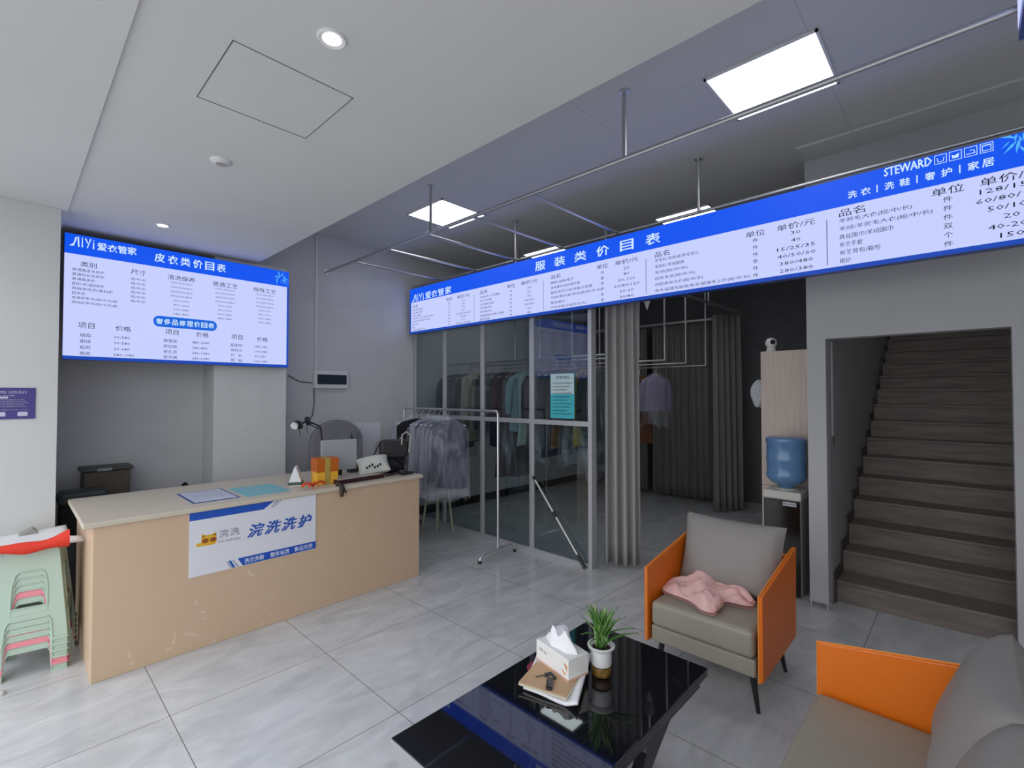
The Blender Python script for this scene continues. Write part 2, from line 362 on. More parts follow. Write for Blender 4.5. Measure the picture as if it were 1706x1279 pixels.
def column(u_item, u_unit, u_price, items, units, prices, top, bot, hh, ih, cw, uw, pw, hdr=True, v=.348):
    ink.append(('品名', u_item, u_item + hh * 2.9, v - hh / 2, v + hh / 2)); ink.append(('单位', u_unit, u_unit + hh * 2.9, v - hh / 2, v + hh / 2)); ink.append(('单价/元', u_price, u_price + pw, v - hh / 2, v + hh / 2))
    n = len(items); step = (top - bot) / (n - 1)
    for k in range(n):
        y = top - step * k
        ink.append((items[k], u_item, u_item + cw * len(items[k]), y - ih / 2, y + ih / 2))
        uc = u_unit + hh * 1.45
        ink.append((units[k], uc - uw / 2, uc + uw / 2, y - ih / 2, y + ih / 2))
        pc = u_price + pw / 2; L = len(prices[k]) * uw * .78
        ink.append((prices[k], pc - L / 2, pc + L / 2, y - ih * .42, y + ih * .42))
column(.066, .752, .951, ['西裤/休闲裤/短裤', '衬衫/恤衫/打底衫', '牛仔裤/工装裤', '西装/夹克/卫衣/马甲/开衫(短袖)', '连衣裙/半身裙(短/中/长袖)', '毛衣/针织', '围巾', '羽绒背心/棉背心(薄)'],
       list('条件条件件件条件'), ['15', '15', '15', '20', '20/25/30/35', '25/30', '10', '20/25/30/35'], .300, .045, .038, .022, .0245, .030, .22)
column(1.340, 1.756, 1.955, ['羊绒大衣 长 无帽款', '风衣/中长款', '风衣/棉衣长款', '羽绒服(短)', '羽绒服(长)', '羽绒服/真皮长款/儿童款', '真皮羽绒服'],
       list('件件件件件件件'), ['35', '30', '35', '40/50', '50/60', '60', '80'], .292, .046, .040, .024, .031, .032, .222)
column(2.343, 2.865, 3.050, ['睡袋/浴袍/毯子', '床单套件/四件套冬夏', '窗帘/布艺沙发/地毯/沙发套', '羽绒/蚕丝被/真丝被(短/中/长)', '夏凉/被子', '羊毛地毯/沙发垫巾(大)'],
       list('件套件件条条'), ['20', '80', '50-100', '60/80/120', '20-60', '30/80'], .292, .052, .040, .027, .034, .034, .222)
column(3.419, 4.112, 4.310, ['羊毛衫/羊毛绒/羊毛背心', '羊绒衫/羊绒披肩', '毛领(短/中/长)', '貂毛毛领(短/中/长)', '拼貂裘皮大衣(短/中/长)', '兔毛/狐狸毛披肩/兔毛/狐狸毛上衣(短/中/长)'],
       list('件件件条件件'), ['30', '40', '15/25/35', '40/50/60', '380/480', '280/380'], .300, .055, .043, .028, .0300, .036, .226)
column(4.665, 5.104, 5.300, ['羊剪毛大衣(短/中/长)', '羊绒/羊驼毛大衣(短/中/长)', '真丝围巾/羊绒围巾', '布艺手套', '布艺背包/箱包', '婚纱'],
       list('件件件双个件'), ['128/158/', '60/80/120', '50/108', '20', '40-200', '150'], .310, .060, .046, .031, .0295, .038, .232, v=.360)
cuts = (0, 1.243, 2.248, 3.338, 4.597, 9)
for k in range(5): letters('price_lettering', [q for q in ink if cuts[k] <= q[1] < cuts[k + 1]], FL(.004), INK, ls, 0)
for u in cuts[1:5]: polys('column_rule', [[(u, .045), (u + .004, .045), (u + .004, .335), (u, .335)]], FL(.004), INK, ls)

# ---- left sign under the soffit
TX, TY, TZ, TW, TH = .283, 4.85, 1.86, 1.625, .942
tv = thing('light_box_sign', 'wide illuminated leather care price list above the beige counter', 'sign', (TX, TY, TZ))
def FT(d): return lambda u, v: (u, -d, v)
B(0, TW, 0, .075, 0, TH).build('housing', framem, tv)
polys('header_panel', [[(0, .792), (TW, .792), (TW, TH), (0, TH)]], FT(.002), BLUE, tv)
polys('price_panel', [[(0, .026), (TW - .018, .026), (TW - .018, .792), (0, .792)]], FT(.002), WHITE, tv)
polys('border', [[(0, 0), (TW, 0), (TW, .026), (0, .026)], [(TW - .018, .026), (TW, .026), (TW, .792), (TW - .018, .792)]], FT(.002), BLUE2, tv)
polys('caption_panel', [rrect(.542, 1.002, .298, .388, .04)], FT(.003), emis('sign_blue_mid', (.0, .12, .72), 1), tv)
polys('logo', emblem(.025, .85, .075, .145), FT(.004), LET, tv)
it = [('爱', .185, .240, .848, .908), ('衣', .247, .302, .850, .908), ('管', .309, .364, .852, .912), ('家', .370, .424, .856, .916)]
for k, ch in enumerate('皮衣类价目表'): it.append((ch, .545 + .0905 * k, .545 + .0905 * k + .068, .834, .906))
for k, ch in enumerate('奢侈品修理价目表'): it.append((ch, .562 + .0535 * k, .562 + .0535 * k + .044, .320, .366))
for nm, a, b in (('brand_lettering', 0, 4), ('title_lettering', 4, 10), ('caption_lettering', 10, len(it))): letters(nm, it[a:b], FT(.005), LET, tv, .020)
polys('bamboo_motif', clip(bamboo(1.535, .875, .075, 5) + bamboo(1.59, .85, .055, 8), 0, TW, .80, TH - .005), FT(.0035), CYAN, tv)
ink = []
for s, u, w in (('类别', .090, .093), ('尺寸', .392, .096), ('清洗保养', .634, .198), ('普通工艺', .966, .2), ('特殊工艺', 1.301, .2)): ink.append((s, u, u + w, .702, .744))
rows = ['普通真皮羊皮衣', '普通加长羊皮衣', '普通真皮衣', '貂衫衣/貂绒衣', '高档羊皮衣/真貂衣', '貂毛衣', '普通皮草/包(短/中/长)鞋', '高档皮草/包(短/中/长)鞋']
for k, s in enumerate(rows):
    y = .676 - .0355 * k; ink.append((s, .044, min(.044 + .0265 * len(s), .31), y - .010, y + .012))
for k in range(6):
    y = .664 - .0355 * k; ink.append(('短/中/长', .394, .488, y - .010, y + .010))
cw_ = ['100/150/200', '200/300/400', '200/250/300', '500/600/800', '500-1000', '800-1500', '100-280', '180-480']
for k, s in enumerate(cw_):
    y = .680 - .0375 * k
    for c0, w in ((.735, .155), (1.066, .155), (1.403, .155)):
        ww = w if len(s) > 9 else w * .72; ink.append((s, c0 - ww / 2, c0 + ww / 2, y - .0075, y + .0075))
for u in (.083, .623, 1.119): ink.append(('项目', u, u + .094, .238, .282))
for u in (.303, .846, 1.338): ink.append(('价格', u, u + .094, .236, .278))
for u, L in ((.094, ['缝扣', '跟线', '粘剪', '换皮']), (.613, ['换里皮', '修拉链', '修孔洗', '修手柄']), (1.117, ['配配件', '修针头', '打  孔', '剪  钻'])):
    for k, s in enumerate(L): ink.append((s, u, u + (.062 if u < .2 else .095), .172 - .046 * k, .200 - .046 * k))
for u, L in ((.294, ['90-580', '90-580', '20-180', '580-1080']), (.818, ['880-2580', '280-880', '380-1580', '380-1080']), (1.318, ['180-380', '100-380', '30-280', '100-380'])):
    for k, s in enumerate(L): ink.append((s, u, u + .0162 * len(s), .176 - .046 * k, .196 - .046 * k))
for v0, v1 in ((.29, 1), (0, .29)):
    for a, b in ((0, .26), (.26, .56), (.56, .79), (.79, 1.10), (1.10, 1.30), (1.30, 2)):
        q = [x for x in ink if a <= x[1] < b and v0 <= x[3] < v1]
        if q: letters('price_lettering', q, FT(.004), INK, tv, 0)
# ---- small lit panel high on the right wall
rs = thing('light_box_sign', 'lit white panel with blue edge at the right end of the ceiling rail', 'sign', (1.66, -.15, 2.86))
B(0, .81, -.12, 0, 0, .54).build('housing', framem, rs)
G().add([(.02, .003, .02), (.78, .003, .02), (.78, .003, .48), (.02, .003, .48)], [(0, 1, 2, 3)]).build('face', WHITE, rs, fix=False)

# ================================================================ CEILING LIGHTS
lampm = emis('lamp_panel', (1, 1, 1), LAMP)
def panel(x, y, label, s=.56):
    t = thing('ceiling_light', label, 'light', (x, y, 3.4), 0, 'square ceiling panel lights')
    g = G(); h = s / 2
    for b in ((-h, h, -h, -h + .012), (-h, h, h - .012, h), (-h, -h + .012, -h, h), (h - .012, h, -h, h)): g.box(*b, -.012, 0)
    g.build('frame', whitep, t)
    B(-h + .012, h - .012, -h + .012, h - .012, -.009, -.001).build('diffuser', lampm, t)
panel(3.0, .79, 'large square ceiling panel light at the upper right, crossed by the steel rail')
panel(3.01, 3.76, 'square ceiling panel light behind the left steel drop rod')
panel(4.83, 2.03, 'ceiling panel light half hidden behind the long sign, right one')
panel(4.83, 3.86, 'ceiling panel light half hidden behind the long sign, left one')
dlm = emis('downlight_lens', (1, 1, 1), 12)
def downlight(x, y, label, lit=True):
    t = thing('downlight', label, 'light', (x, y, 2.85), 0, 'round downlights in the white soffit')
    G().lathe([(.032, -.004), (.045, -.008), (.050, -.003), (.050, 0)], n=32, cap=False).build('trim_ring', whitep, t, True)
    G().lathe([(.034, -.003), (.034, -.001)], n=32).build('lens', dlm if lit else mat('unlit_lens', (.45, .43, .40), .4), t)
downlight(.77, 1.604, 'lit round downlight nearest the camera, beside the ceiling hatch')
downlight(.78, 4.307, 'lit round downlight just above the left price sign')
t = thing('smoke_detector', 'unlit round white ceiling fitting between the hatch and the left sign', 'ceiling fitting', (.775, 2.885, 2.85))
G().lathe([(.001, -.020), (.030, -.020), (.034, -.016), (.048, -.012), (.052, -.004), (.052, 0)], n=36).build('ring', whitep, t, True)
G().lathe([(.001, -.0215), (.026, -.0215), (.026, -.0195)], n=24).build('centre', mat('beige_grille', (.42, .40, .37), .6), t)

# ================================================================ CEILING RAIL FRAME
rf = thing('ceiling_rail_frame', 'long steel rail with crossbars hung from the ceiling in front of the long sign', 'rail', (2.5, 0, 2.992))
G().tube([(0, -.165, 0), (0, 5.3, 0)], .015, 12).build('rail', metal, rf, True)
G().tube([(1.16, -.30, .01), (1.16, 5.3, .01)], .013, 12).build('rail', metal, rf, True)
for y in (4.66, 4.03, 3.41, 2.80, 2.19): G().tube([(.0, y, 0), (1.16, y, .01)], .012, 10).build('crossbar', metal, rf, True)
for x, y in ((0, 3.34), (0, 1.455), (1.12, 3.38), (1.12, 1.47)):
    o = G().tube([(x, y, .0), (x, y, .40)], .013, 12).build('drop_rod', metal, rf, True)
    G().lathe([(.03, .40), (.03, .408)], (x, y, 0), 20).build('flange', metal, o)
G().lathe([(.028, 0), (.028, .008)], (0, 0, 0), 20).build('wall_flange', metal, rf)
fl_ = rf.children[-1]; fl_.rotation_euler = (PI / 2, 0, 0); fl_.location = (0, 5.3, 0)

# ================================================================ GLASS PARTITION
PX = 3.71
gp = thing('glass_partition', 'aluminium framed glass partition screening the room of hanging clothes', 'partition', (PX, 0, 0))
ys = [2.50, 3.235, 3.975, 4.655, 5.27]
G().box(-.02, .06, 2.50, 2.535, 0, 2.46).build('end_post', alu, gp, bevel=.002)
for y in ys[1:4]: B(-.02, .02, y - .02, y + .02, 0, 2.46).build('post', alu, gp, bevel=.002)
B(-.02, .02, 5.255, 5.295, 0, 2.46).build('post', alu, gp, bevel=.002)
B(-.02, .02, 2.535, 5.255, 2.42, 2.46).build('top_rail', alu, gp)
B(-.022, .022, 2.535, 5.255, 1.300, 1.345).build('middle_rail', alu, gp)
B(-.022, .022, 2.535, 5.255, 0, .045).build('bottom_rail', alu, gp)
yy = [2.535, 3.235, 3.975, 4.655, 5.275]
for k in range(4):
    a = yy[k] + (.02 if k else 0); b = yy[k + 1] - .02
    B(-.003, .003, a, b, 1.345, 2.42).build('glass_pane', glassm, gp)
    B(-.003, .003, a, b, .045, 1.300).build('glass_pane', glassm, gp)
    for z0, z1 in ((1.345, 2.42), (.045, 1.3)):
        G().box(-.012, .012, a, a + .010, z0, z1).box(-.012, .012, b - .010, b, z0, z1).build('bead', alu, gp)
# notice on the glass
nz = thing('notice_sheet', 'white and turquoise notice sheet stuck to the glass above the middle rail', 'poster', (PX - .006, 0, 0))
B(-.002, 0, 2.70, 2.99, 1.365, 1.80).build('sheet', mat('notice_blue', (.06, .48, .55), .6), nz)
polys('upper_half', [[(2.705, 1.60), (2.985, 1.60), (2.985, 1.795), (2.705, 1.795)]], lambda u, v: (-.0026, u, v), mat('notice_white', (.55, .68, .70), .6), nz)
letters('lettering', [('衣物须知', 2.92, 2.76, 1.745, 1.775)] + [('洗衣取衣请核对件数保管票据', 2.96, 2.73 + .03 * (k % 3), 1.70 - .033 * k, 1.712 - .033 * k) for k in range(10)], lambda u, v: (-.004, u, v), mat('notice_ink', (.05, .16, .22), .7), nz, .004)
# pole leaning on glass
pl = thing('extension_pole', 'silver pole with black grips leaning diagonally against the glass partition', 'pole', (0, 0, 0))
a, b = Vector((3.672, 3.185, .76)), Vector((3.662, 2.555, .008))
G().tube([a, b], .011, 12).build('shaft', metal, pl, True)
for s, e in ((-.01, .03), (.40, .46), (.86, 1.0)): G().tube([a + (b - a) * s, a + (b - a) * e], .016, 12).build('grip', blackm, pl, True)

# ================================================================ CURTAINS & BACK ROOM
def curtain(name, label, pts, z0, z1, folds, amp, m, group=None, flare=1.0):
    P = [Vector((p[0], p[1], 0)) for p in pts]; t = thing(name, label, 'curtain', (P[0].x, P[0].y, 0), 0, group)
    L = [0]
    for i in range(1, len(P)): L.append(L[-1] + (P[i] - P[i - 1]).length)
    def at(s):
        d = s * L[-1]
        for i in range(1, len(P)):
            if d <= L[i] + 1e-6:
                k = (d - L[i - 1]) / (L[i] - L[i - 1]); dr = (P[i] - P[i - 1]).normalized(); return P[i - 1].lerp(P[i], k), Vector((-dr.y, dr.x, 0))
        return P[-1], Vector((1, 0, 0))
    rd = random.Random(len(label)); ph = rd.uniform(0, 6)
    def fn(u, v):
        w = v ** .8; p, n = at(u); a = amp * (.55 + .45 * w)
        o = a * math.sin(2 * PI * folds * u + ph + .5 * math.sin(3 * u + 2 * w)) + a * .15 * math.sin(2 * PI * folds * 1.7 * u + 1 + w)
        c = (at(.5)[0]); q = c + (p - c) * (flare + (1 - flare) * (1 - w)) if flare != 1 else p
        return tuple(Vector((q.x, q.y, z1 + (z0 - z1) * v + .008 * math.sin(9 * u) * v)) + n * o - P[0])
    G().grid(fn, folds * 14, 14).build('fabric', m, t, True, solid=.003, fix=False)
    return t
curtm = mat('grey_curtain', (.38, .37, .36), .9, noise=.05, nscale=30, bump=.1, bscale=300)
curtd = mat('dark_grey_curtain', (.20, .20, .19), .9, noise=.05, nscale=30)
curtain('curtain', 'grey curtain gathered beside the end post of the glass partition', [(3.86, 2.46), (4.02, 2.20)], .03, 2.62, 4, .045, curtm, flare=1.05)
curtain('curtain', 'dark curtain in the back room behind the plastic covered purple clothes', [(7.12, 4.4), (7.14, 3.78)], .05, 2.66, 6, .04, curtd)
curtain('curtain', 'wide dark curtain across the rear of the back room below the curtain pole', [(7.10, 3.66), (7.16, 2.74)], .05, 2.66, 9, .045, curtd)
curtain('curtain', 'dark curtain nearest the cabinet, drawn at the corner of the rear rails', [(6.62, 2.50), (7.0, 2.25)], .03, 2.68, 5, .045, curtd)
t = thing('curtain_pole', 'steel pole carrying the wide dark rear curtain', 'rail', (7.12, 0, 2.70)); G().tube([(0, 2.6, 0), (0, 5.3, 0)], .03, 12).build('pole', metal, t, True)
t = thing('curtain_pole', 'slim diagonal rail running back to the curtain nearest the cabinet', 'rail', (0, 2.40, 2.74)); G().tube([(4.6, 0, 0), (7.1, -.12, 0)], .02, 12).build('pole', metal, t, True)
for x in (4.8, 6.2): G().tube([(x, 0, 0), (x, 0, .66)], .01, 8).build('drop_rod', metal, t, True)
RAILX = [(4.22, 2.68, 'nearest clothes rail behind the glass, loaded with coats'), (4.68, 2.56, 'steel clothes rail ending just beside the grey curtain'), (5.37, 2.60, 'second steel clothes rail from the grey curtain'), (6.05, 2.64, 'third steel clothes rail from the grey curtain'), (6.75, 2.66, 'farthest steel clothes rail before the dark curtains')]
for x, y, lb in RAILX:
    t = thing('hanging_rail', lb, 'rail', (x, 0, 2.0), 0, 'ceiling hung clothes rails of the back room')
    G().tube([(0, 5.27, 0), (0, y, 0)], .013, 10).build('rail', metal, t, True)
    for q in (y, 3.95): G().tube([(0, q, 0), (0, q, 1.4)], .012, 10).build('drop_rod', metal, t, True)
t = thing('bullet_spotlight', 'small grey bullet lamp hanging from the ceiling above the back room rails', 'lamp', (5.0, 2.63, 2.56))
G().lathe([(.006, 0), (.022, .05), (.035, .09)], n=20).build('lens_cone', whitep, t, True)
G().lathe([(.036, .09), (.042, .13), (.05, .22), (.045, .24)], n=20).build('body', mat('grey_paint', (.25, .25, .25), .5), t, True)
G().tube([(0, 0, .24), (0, 0, .84)], .012, 10).build('stem', metal, t, True)

# ---- garments
def garment(name, label, loc, rz, col, L, w=.21, film=False, sleeves=True, group=None, dp=.05, filmL=None, flap=.0):
    t = thing(name, label, 'clothes', loc, rz, group)
    hk = [(0, 0, -.10)] + [(.0, .0, -.05)] + [(.018 * math.sin(a), 0, -.018 - .018 * math.cos(a) + .018) for a in [R(180 - 30 * k) for k in range(0, 9)]]
    hk = [(0, 0, -.105), (0, 0, -.045), (.02, 0, -.02), (.016, 0, .008), (0, 0, .018), (-.018, 0, .006)]
    G().tube([(-w * .95, 0, -.175), (-w * .5, 0, -.135), (0, 0, -.105), (w * .5, 0, -.135), (w * .95, 0, -.175)], .006, 8).tube(hk, .0025, 6).build('hanger', whitep, t, True)
    rd = random.Random(label)
    ph = [rd.uniform(0, 6) for _ in range(4)]
    def prof(v):
        if v < .10: k = v / .10; return w * (.22 + .76 * k ** .8), .02 + (dp - .02) * k, -.105 - .075 * k ** 1.4
        k = (v - .10) / .9; return w * (.98 + .10 * k - .06 * math.sin(PI * k)), dp * (1 + .35 * k), -.18 - (L - .18) * k
    def fn(u, v):
        a = 2 * PI * u; hw, hd, z = prof(v); r = 1 + (.05 + .10 * v) * math.sin(5 * a + ph[0] + 1.2 * v) * min(1, v * 3) * .5 + .03 * math.sin(11 * a + ph[1]) * v
        ca, sa = math.cos(a), math.sin(a)
        return (hw * math.copysign(abs(ca) ** .8, ca) * (1 + (r - 1) * .3), hd * sa * r * 1.0 + .01 * math.sin(6 * v + ph[2]), z + .012 * math.sin(2 * a + ph[3]) * v)
    m = mat('cloth_%02d%02d%02d' % tuple(int(c * 99) for c in col), col, .85, noise=.12, nscale=9)
    G().grid(fn, 40, 16, True).build('body', m, t, True)
    if sleeves:
        for s in (-1, 1):
            G().tube([(s * w * .86, 0, -.185), (s * w * 1.08, .01, -.28), (s * w * 1.16, .015, -.50), (s * w * 1.14, .02, -.70 if L > .8 else -.6)], [.045, .05, .044, .036], 12).build('sleeve', m, t, True)
    if film:
        F = filmL or L + .12
        def ff(u, v):
            a = 2 * PI * u
            if v < .12: k = v / .12; hw, hd, z = w * (.10 + 1.0 * k), .02 + (dp + .03) * k, -.07 - .13 * k ** 1.3
            else:
                k = (v - .12) / .88; hw, hd, z = w * (1.10 + .12 * k), dp + .05 + .03 * k, -.20 - (F - .20) * k
            r = 1 + .10 * math.sin(7 * a + ph[0] + 3 * v) * v + .05 * math.sin(13 * a + 5 * v + ph[1])
            ca, sa = math.cos(a), math.sin(a)
            return (hw * math.copysign(abs(ca) ** .75, ca) * (1 + (r - 1) * .4), hd * sa * r, z + .03 * math.sin(3 * a + ph[2]) * v)
        G().grid(ff, 48, 22, True).build('plastic_cover', filmm, t, True)
    return t
GG = 'coats and shirts on the rail behind the glass'
cl = [  # y, colour, length, film, label
    (5.10, (.03, .06, .07), 1.15, False, 'dark teal coat at the far left end of the rail behind the glass'),
    (4.97, (.02, .03, .04), 1.1, True, 'near-black plastic covered coat second from the left end behind the glass'),
    (4.84, (.10, .12, .13), 1.0, False, 'slate grey shirt behind the glass, left of the cream coat'),
    (4.70, (.55, .50, .38), .95, False, 'cream coat hanging behind the second glass pane'),
    (4.56, (.42, .38, .30), .95, False, 'beige coat right beside the cream one behind the glass'),
    (4.44, (.06, .05, .05), .80, False, 'dark brown jacket right of the beige coat behind the glass'),
    (4.30, (.05, .05, .055), .85, True, 'charcoal plastic covered jacket behind the third glass pane'),
    (4.17, (.02, .025, .05), 1.0, False, 'navy coat in the middle of the rail behind the glass'),
    (4.04, (.10, .04, .03), 1.35, False, 'long reddish brown dress hanging lowest behind the glass'),
    (3.92, (.08, .035, .03), 1.33, True, 'long maroon dress under plastic behind the glass'),
    (3.80, (.30, .42, .45), .80, False, 'pale blue shirt behind the third glass pane'),
    (3.69, (.45, .50, .46), .95, False, 'pale green blouse right of the pale blue shirt'),
    (3.57, (.03, .03, .04), 1.05, False, 'black coat behind the third post of the partition'),
    (3.45, (.02, .05, .06), 1.0, True, 'dark green plastic covered coat left of the notice sheet'),
    (3.32, (.03, .04, .07), 1.05, False, 'dark blue coat behind the left edge of the notice sheet'),
    (3.19, (.22, .10, .04), .95, False, 'rust coloured jacket behind the notice sheet'),
    (3.07, (.12, .11, .11), 1.0, True, 'grey plastic covered suit right of the notice sheet'),
    (2.95, (.40, .28, .06), .9, False, 'mustard shirt hanging right of the notice sheet'),
    (2.82, (.06, .08, .09), 1.1, True, 'dark plastic covered coat at the right end behind the glass')]
for i, (y, c, L, f, lb) in enumerate(cl): garment('hanging_garment', lb, (4.22, y, 1.972), R(random.uniform(-9, 9)), c, L, .20, f, i % 2 == 0, GG)
garment('hanging_garment', 'lilac clothes in clear plastic seen between the curtains', (6.05, 3.06, 1.972), R(-30), (.30, .27, .42), .60, .18, True, True, None, .075, .80)
garment('hanging_garment', 'brown long coat hanging below and behind the lilac clothes', (6.05, 3.30, 1.972), R(-25), (.22, .10, .05), 1.05, .2, False, True)
garment('hanging_garment', 'pale shirt on a white hanger beside the lilac clothes', (6.05, 3.48, 1.972), R(-25), (.42, .42, .42), .75, .2, True, False)

# ---- garment rack in the shop
rk = thing('garment_rack', 'chrome garment rack standing in front of the glass partition', 'rack', (3.34, 3.36, 0))
bar = mat('satin_chrome', (.62, .62, .64), .3, .9)
for yy_ in (0, 1.62):
    G().tube([(0, yy_, .075), (0, yy_, 1.43 if yy_ else 1.40)] if yy_ else [(0, 0, .075), (0, 0, 1.40), (0, .012, 1.425), (0, .04, 1.43)], .013, 12).build('post', bar, rk, True)
    f = G().tube([(-.24, yy_, .012), (-.235, yy_, .05), (-.20, yy_, .078), (0, yy_ + .0, .086), (.20, yy_, .078), (.235, yy_, .05), (.24, yy_, .012)], .013, 12).build('foot', bar, rk, True)
    G().lathe([(.017, 0), (.017, .03)], (-.24, yy_, 0), 14).lathe([(.017, 0), (.017, .03)], (.24, yy_, 0), 14).build('rubber_cap', blackm, f)
G().tube([(0, .03, 1.43), (0, 1.62, 1.43)], .013, 12).build('top_bar', bar, rk, True)
RG = 'plastic covered garments on the chrome rack'
rl = [(4.14, (.06, .065, .10), .84, .205, -42, 'slate blue garment in crinkled clear plastic at the front of the chrome rack'),
      (4.22, (.11, .12, .17), .88, .22, -38, 'second plastic covered garment from the front of the chrome rack'),
      (4.30, (.16, .17, .24), .85, .22, -36, 'third plastic covered garment from the front of the chrome rack'),
      (4.39, (.06, .06, .09), .85, .22, -34, 'fourth plastic covered garment from the front of the chrome rack'),
      (4.49, (.30, .31, .36), .8, .22, -32, 'pale plastic covered garment fifth from the front of the chrome rack'),
      (4.62, (.006, .006, .008), .80, .30, -48, 'black coat hanging toward the back of the chrome rack'),
      (4.72, (.35, .36, .42), .6, .21, -28, 'white plastic covered shirt beyond the black coat on the chrome rack'),
      (4.83, (.42, .43, .48), .55, .20, -26, 'last plastic covered garment next to the wall on the chrome rack')]
for y, c, L, w, rz, lb in rl: garment('hanging_garment', lb, (3.34, y, 1.425), R(rz), c, L, w, 'black' not in lb, False, RG, .03, L + .1)
# folded pale legs behind the rack
fs = thing('folding_stool', 'pale folding stool with slim legs below the plastic covered garments', 'stool', (3.50, 4.52, 0))
pw = mat('pale_green_wood', (.38, .40, .30), .6)
for dx, dy in ((-.10, .10), (.10, -.10), (-.03, -.03), (.05, .06)): G().tube([(dx * 1.25, dy * 1.25, 0), (dx * .8, dy * .8, .55)], .014, 10).build('leg', pw, fs, True)
B(-.15, .15, -.15, .15, .55, .575).build('seat', pw, fs, bevel=.01)
o = tag(G().lathe([(.001, 0), (.10, 0), (.15, .17), (.158, .18), (.15, .18), (.14, .165), (.001, .02)], (2.98, 4.56, 0), 28, False).build('plastic_basin', mat('blue_plastic', (.04, .06, .18), .4), smooth=True), 'dark blue plastic basin on the floor beyond the end of the counter', 'basin')
o = tag(B(2.86, 3.16, 4.80, 5.1, 0, .42).build('cardboard_box', mat('brown_card', (.20, .10, .05), .8), bevel=.006), 'brown cardboard box on the floor against the back wall past the counter', 'box')

# ================================================================ COUNTER
ct = thing('reception_counter', 'long beige speckled reception counter with a white banner on its front', 'counter', (.344, 3.53, 0))
B(0, 2.186, .0, .028, 0, .858).build('front_panel', counterm, ct, bevel=.003)
B(0, .03, .028, .86, 0, .858).build('side_panel', counterm, ct, bevel=.003)
B(2.156, 2.186, .028, .86, 0, .858).build('side_panel', counterm, ct, bevel=.003)
B(.03, 2.156, .80, .82, 0, .60).build('back_panel', counterm, ct)
B(-.045, 2.215, -.02, .90, .858, .888).build('countertop', mat('counter_top', (.60, .53, .42), .35, noise=.06, nscale=6), ct, bevel=.006)
# banner
bn = thing('banner', 'white and blue shop banner on the front of the beige counter', 'banner', (.798, 3.5255, .455))
def FB(d): return lambda u, v: (u, -d, v)
B(0, .80, 0, .003, 0, .400).build('sheet', mat('banner_white', (.74, .74, .79), .45), bn)
bblue = mat('banner_blue', (.012, .085, .46), .45); bgrey = mat('banner_grey', (.22, .22, .30), .5)
for q in ([(0, .352), (.434, .352), (.503, .400), (0, .400)], [(.276, .056), (.307, .003), (.80, .003), (.80, .056)], [(.221, .054), (.235, .054), (.262, .003), (.246, .003)]): polys('stripe', [q], FB(.001), bblue, bn)
polys('accent_lines', [[(.482, .356), (.490, .356), (.530, .400), (.520, .400)], [(.500, .356), (.506, .356), (.553, .400), (.545, .400)], [(.243, .054), (.248, .054), (.284, .003), (.276, .003)], [(.208, .054), (.213, .054), (.242, .003), (.236, .003)]], FB(.001), bgrey, bn)
letters('headline', [('浣', .335, .440, .178, .264), ('洗', .444, .550, .178, .264), ('洗', .556, .660, .178, .264), ('护', .668, .770, .178, .264)], FB(.0015), bblue, bn, .028, .3)
letters('subtitle', [('浣', .163, .220, .214, .264), ('洗', .230, .286, .214, .264), ('HUANXI', .163, .288, .182, .198)], FB(.0015), bgrey, bn, .0)
letters('slogan', [('洗衣洗鞋', .318, .440, .013, .045), ('整形祛渍', .482, .608, .013, .045), ('售后无忧', .646, .776, .013, .045)], FB(.0015), mat('banner_letter', (.85, .88, .95), .5), bn, .008)
polys('emblem', [rrect(.066, .150, .182, .248, .018), [(.066, .235), (.070, .262), (.088, .246)], [(.128, .246), (.146, .262), (.150, .235)], [(.066, .205), (.040, .205), (.036, .190), (.052, .182), (.070, .186)]], FB(.0012), mat('emblem_yellow', (.75, .42, .02), .5), bn)
polys('emblem_rings', [[(c + .019 * math.cos(R(20 * k)), .214 + .015 * math.sin(R(20 * k))) for k in range(18)] for c in (.088, .132)], FB(.0016), mat('emblem_brown', (.30, .07, .01), .5), bn)

# ---- things on the counter
CZ = .888
nt_ = thing('notice_card', 'white notice card with a blue border lying flat near the counter front', 'card', (.985, 3.87, CZ))
G().prism([(-.14, .22), (-.14, -.22), (.14, -.22), (.14, .22)], 2, 0, .003).build('card', mat('card_blue', (.05, .09, .30), .4), nt_)
polys('printed_area', [[(-.125, -.205), (.125, -.205), (.125, .205), (-.125, .205)]], lambda u, v: (u, v, .0036), mat('card_white', (.62, .65, .75), .4), nt_)
letters('lettering', [('洗衣须知', -.06, .06, .165, .19)] + [('衣物洗涤保养须知以及注意事项说明', -.11, .11, .13 - .03 * k, .142 - .03 * k) for k in range(10)], lambda u, v: (u, v, .0042), mat('card_ink', (.12, .13, .25), .6), nt_)
nt_ = thing('notice_card', 'turquoise sheet lying flat on the counter beside the bordered card', 'card', (1.31, 3.83, CZ))
B(-.15, .15, -.20, .20, 0, .002).build('card', mat('card_turquoise', (.16, .50, .55), .4), nt_)
letters('lettering', [('温馨提示', -.07, .07, .13, .16)] + [('请妥善保管取衣凭证并核对衣物', -.11, .11, .09 - .035 * k, .102 - .035 * k) for k in range(8)], lambda u, v: (u, v, .0028), mat('card_white', (.62, .65, .75), .4), nt_)
t = thing('tent_card', 'small white folded price card standing on a dark base near the turquoise sheet', 'card', (1.575, 3.83, CZ), R(-30))
G().prism([(-.045, .03), (.045, .03), (.006, .145), (-.006, .145)], 1, -.05, .05).build('folded_card', paper, t)
B(-.05, .05, -.055, .055, .006, .03).build('base', mat('dark_green_base', (.05, .08, .07), .4), t, bevel=.004)
B(-.045, .045, -.05, .05, 0, .006).build('foot', whitep, t)
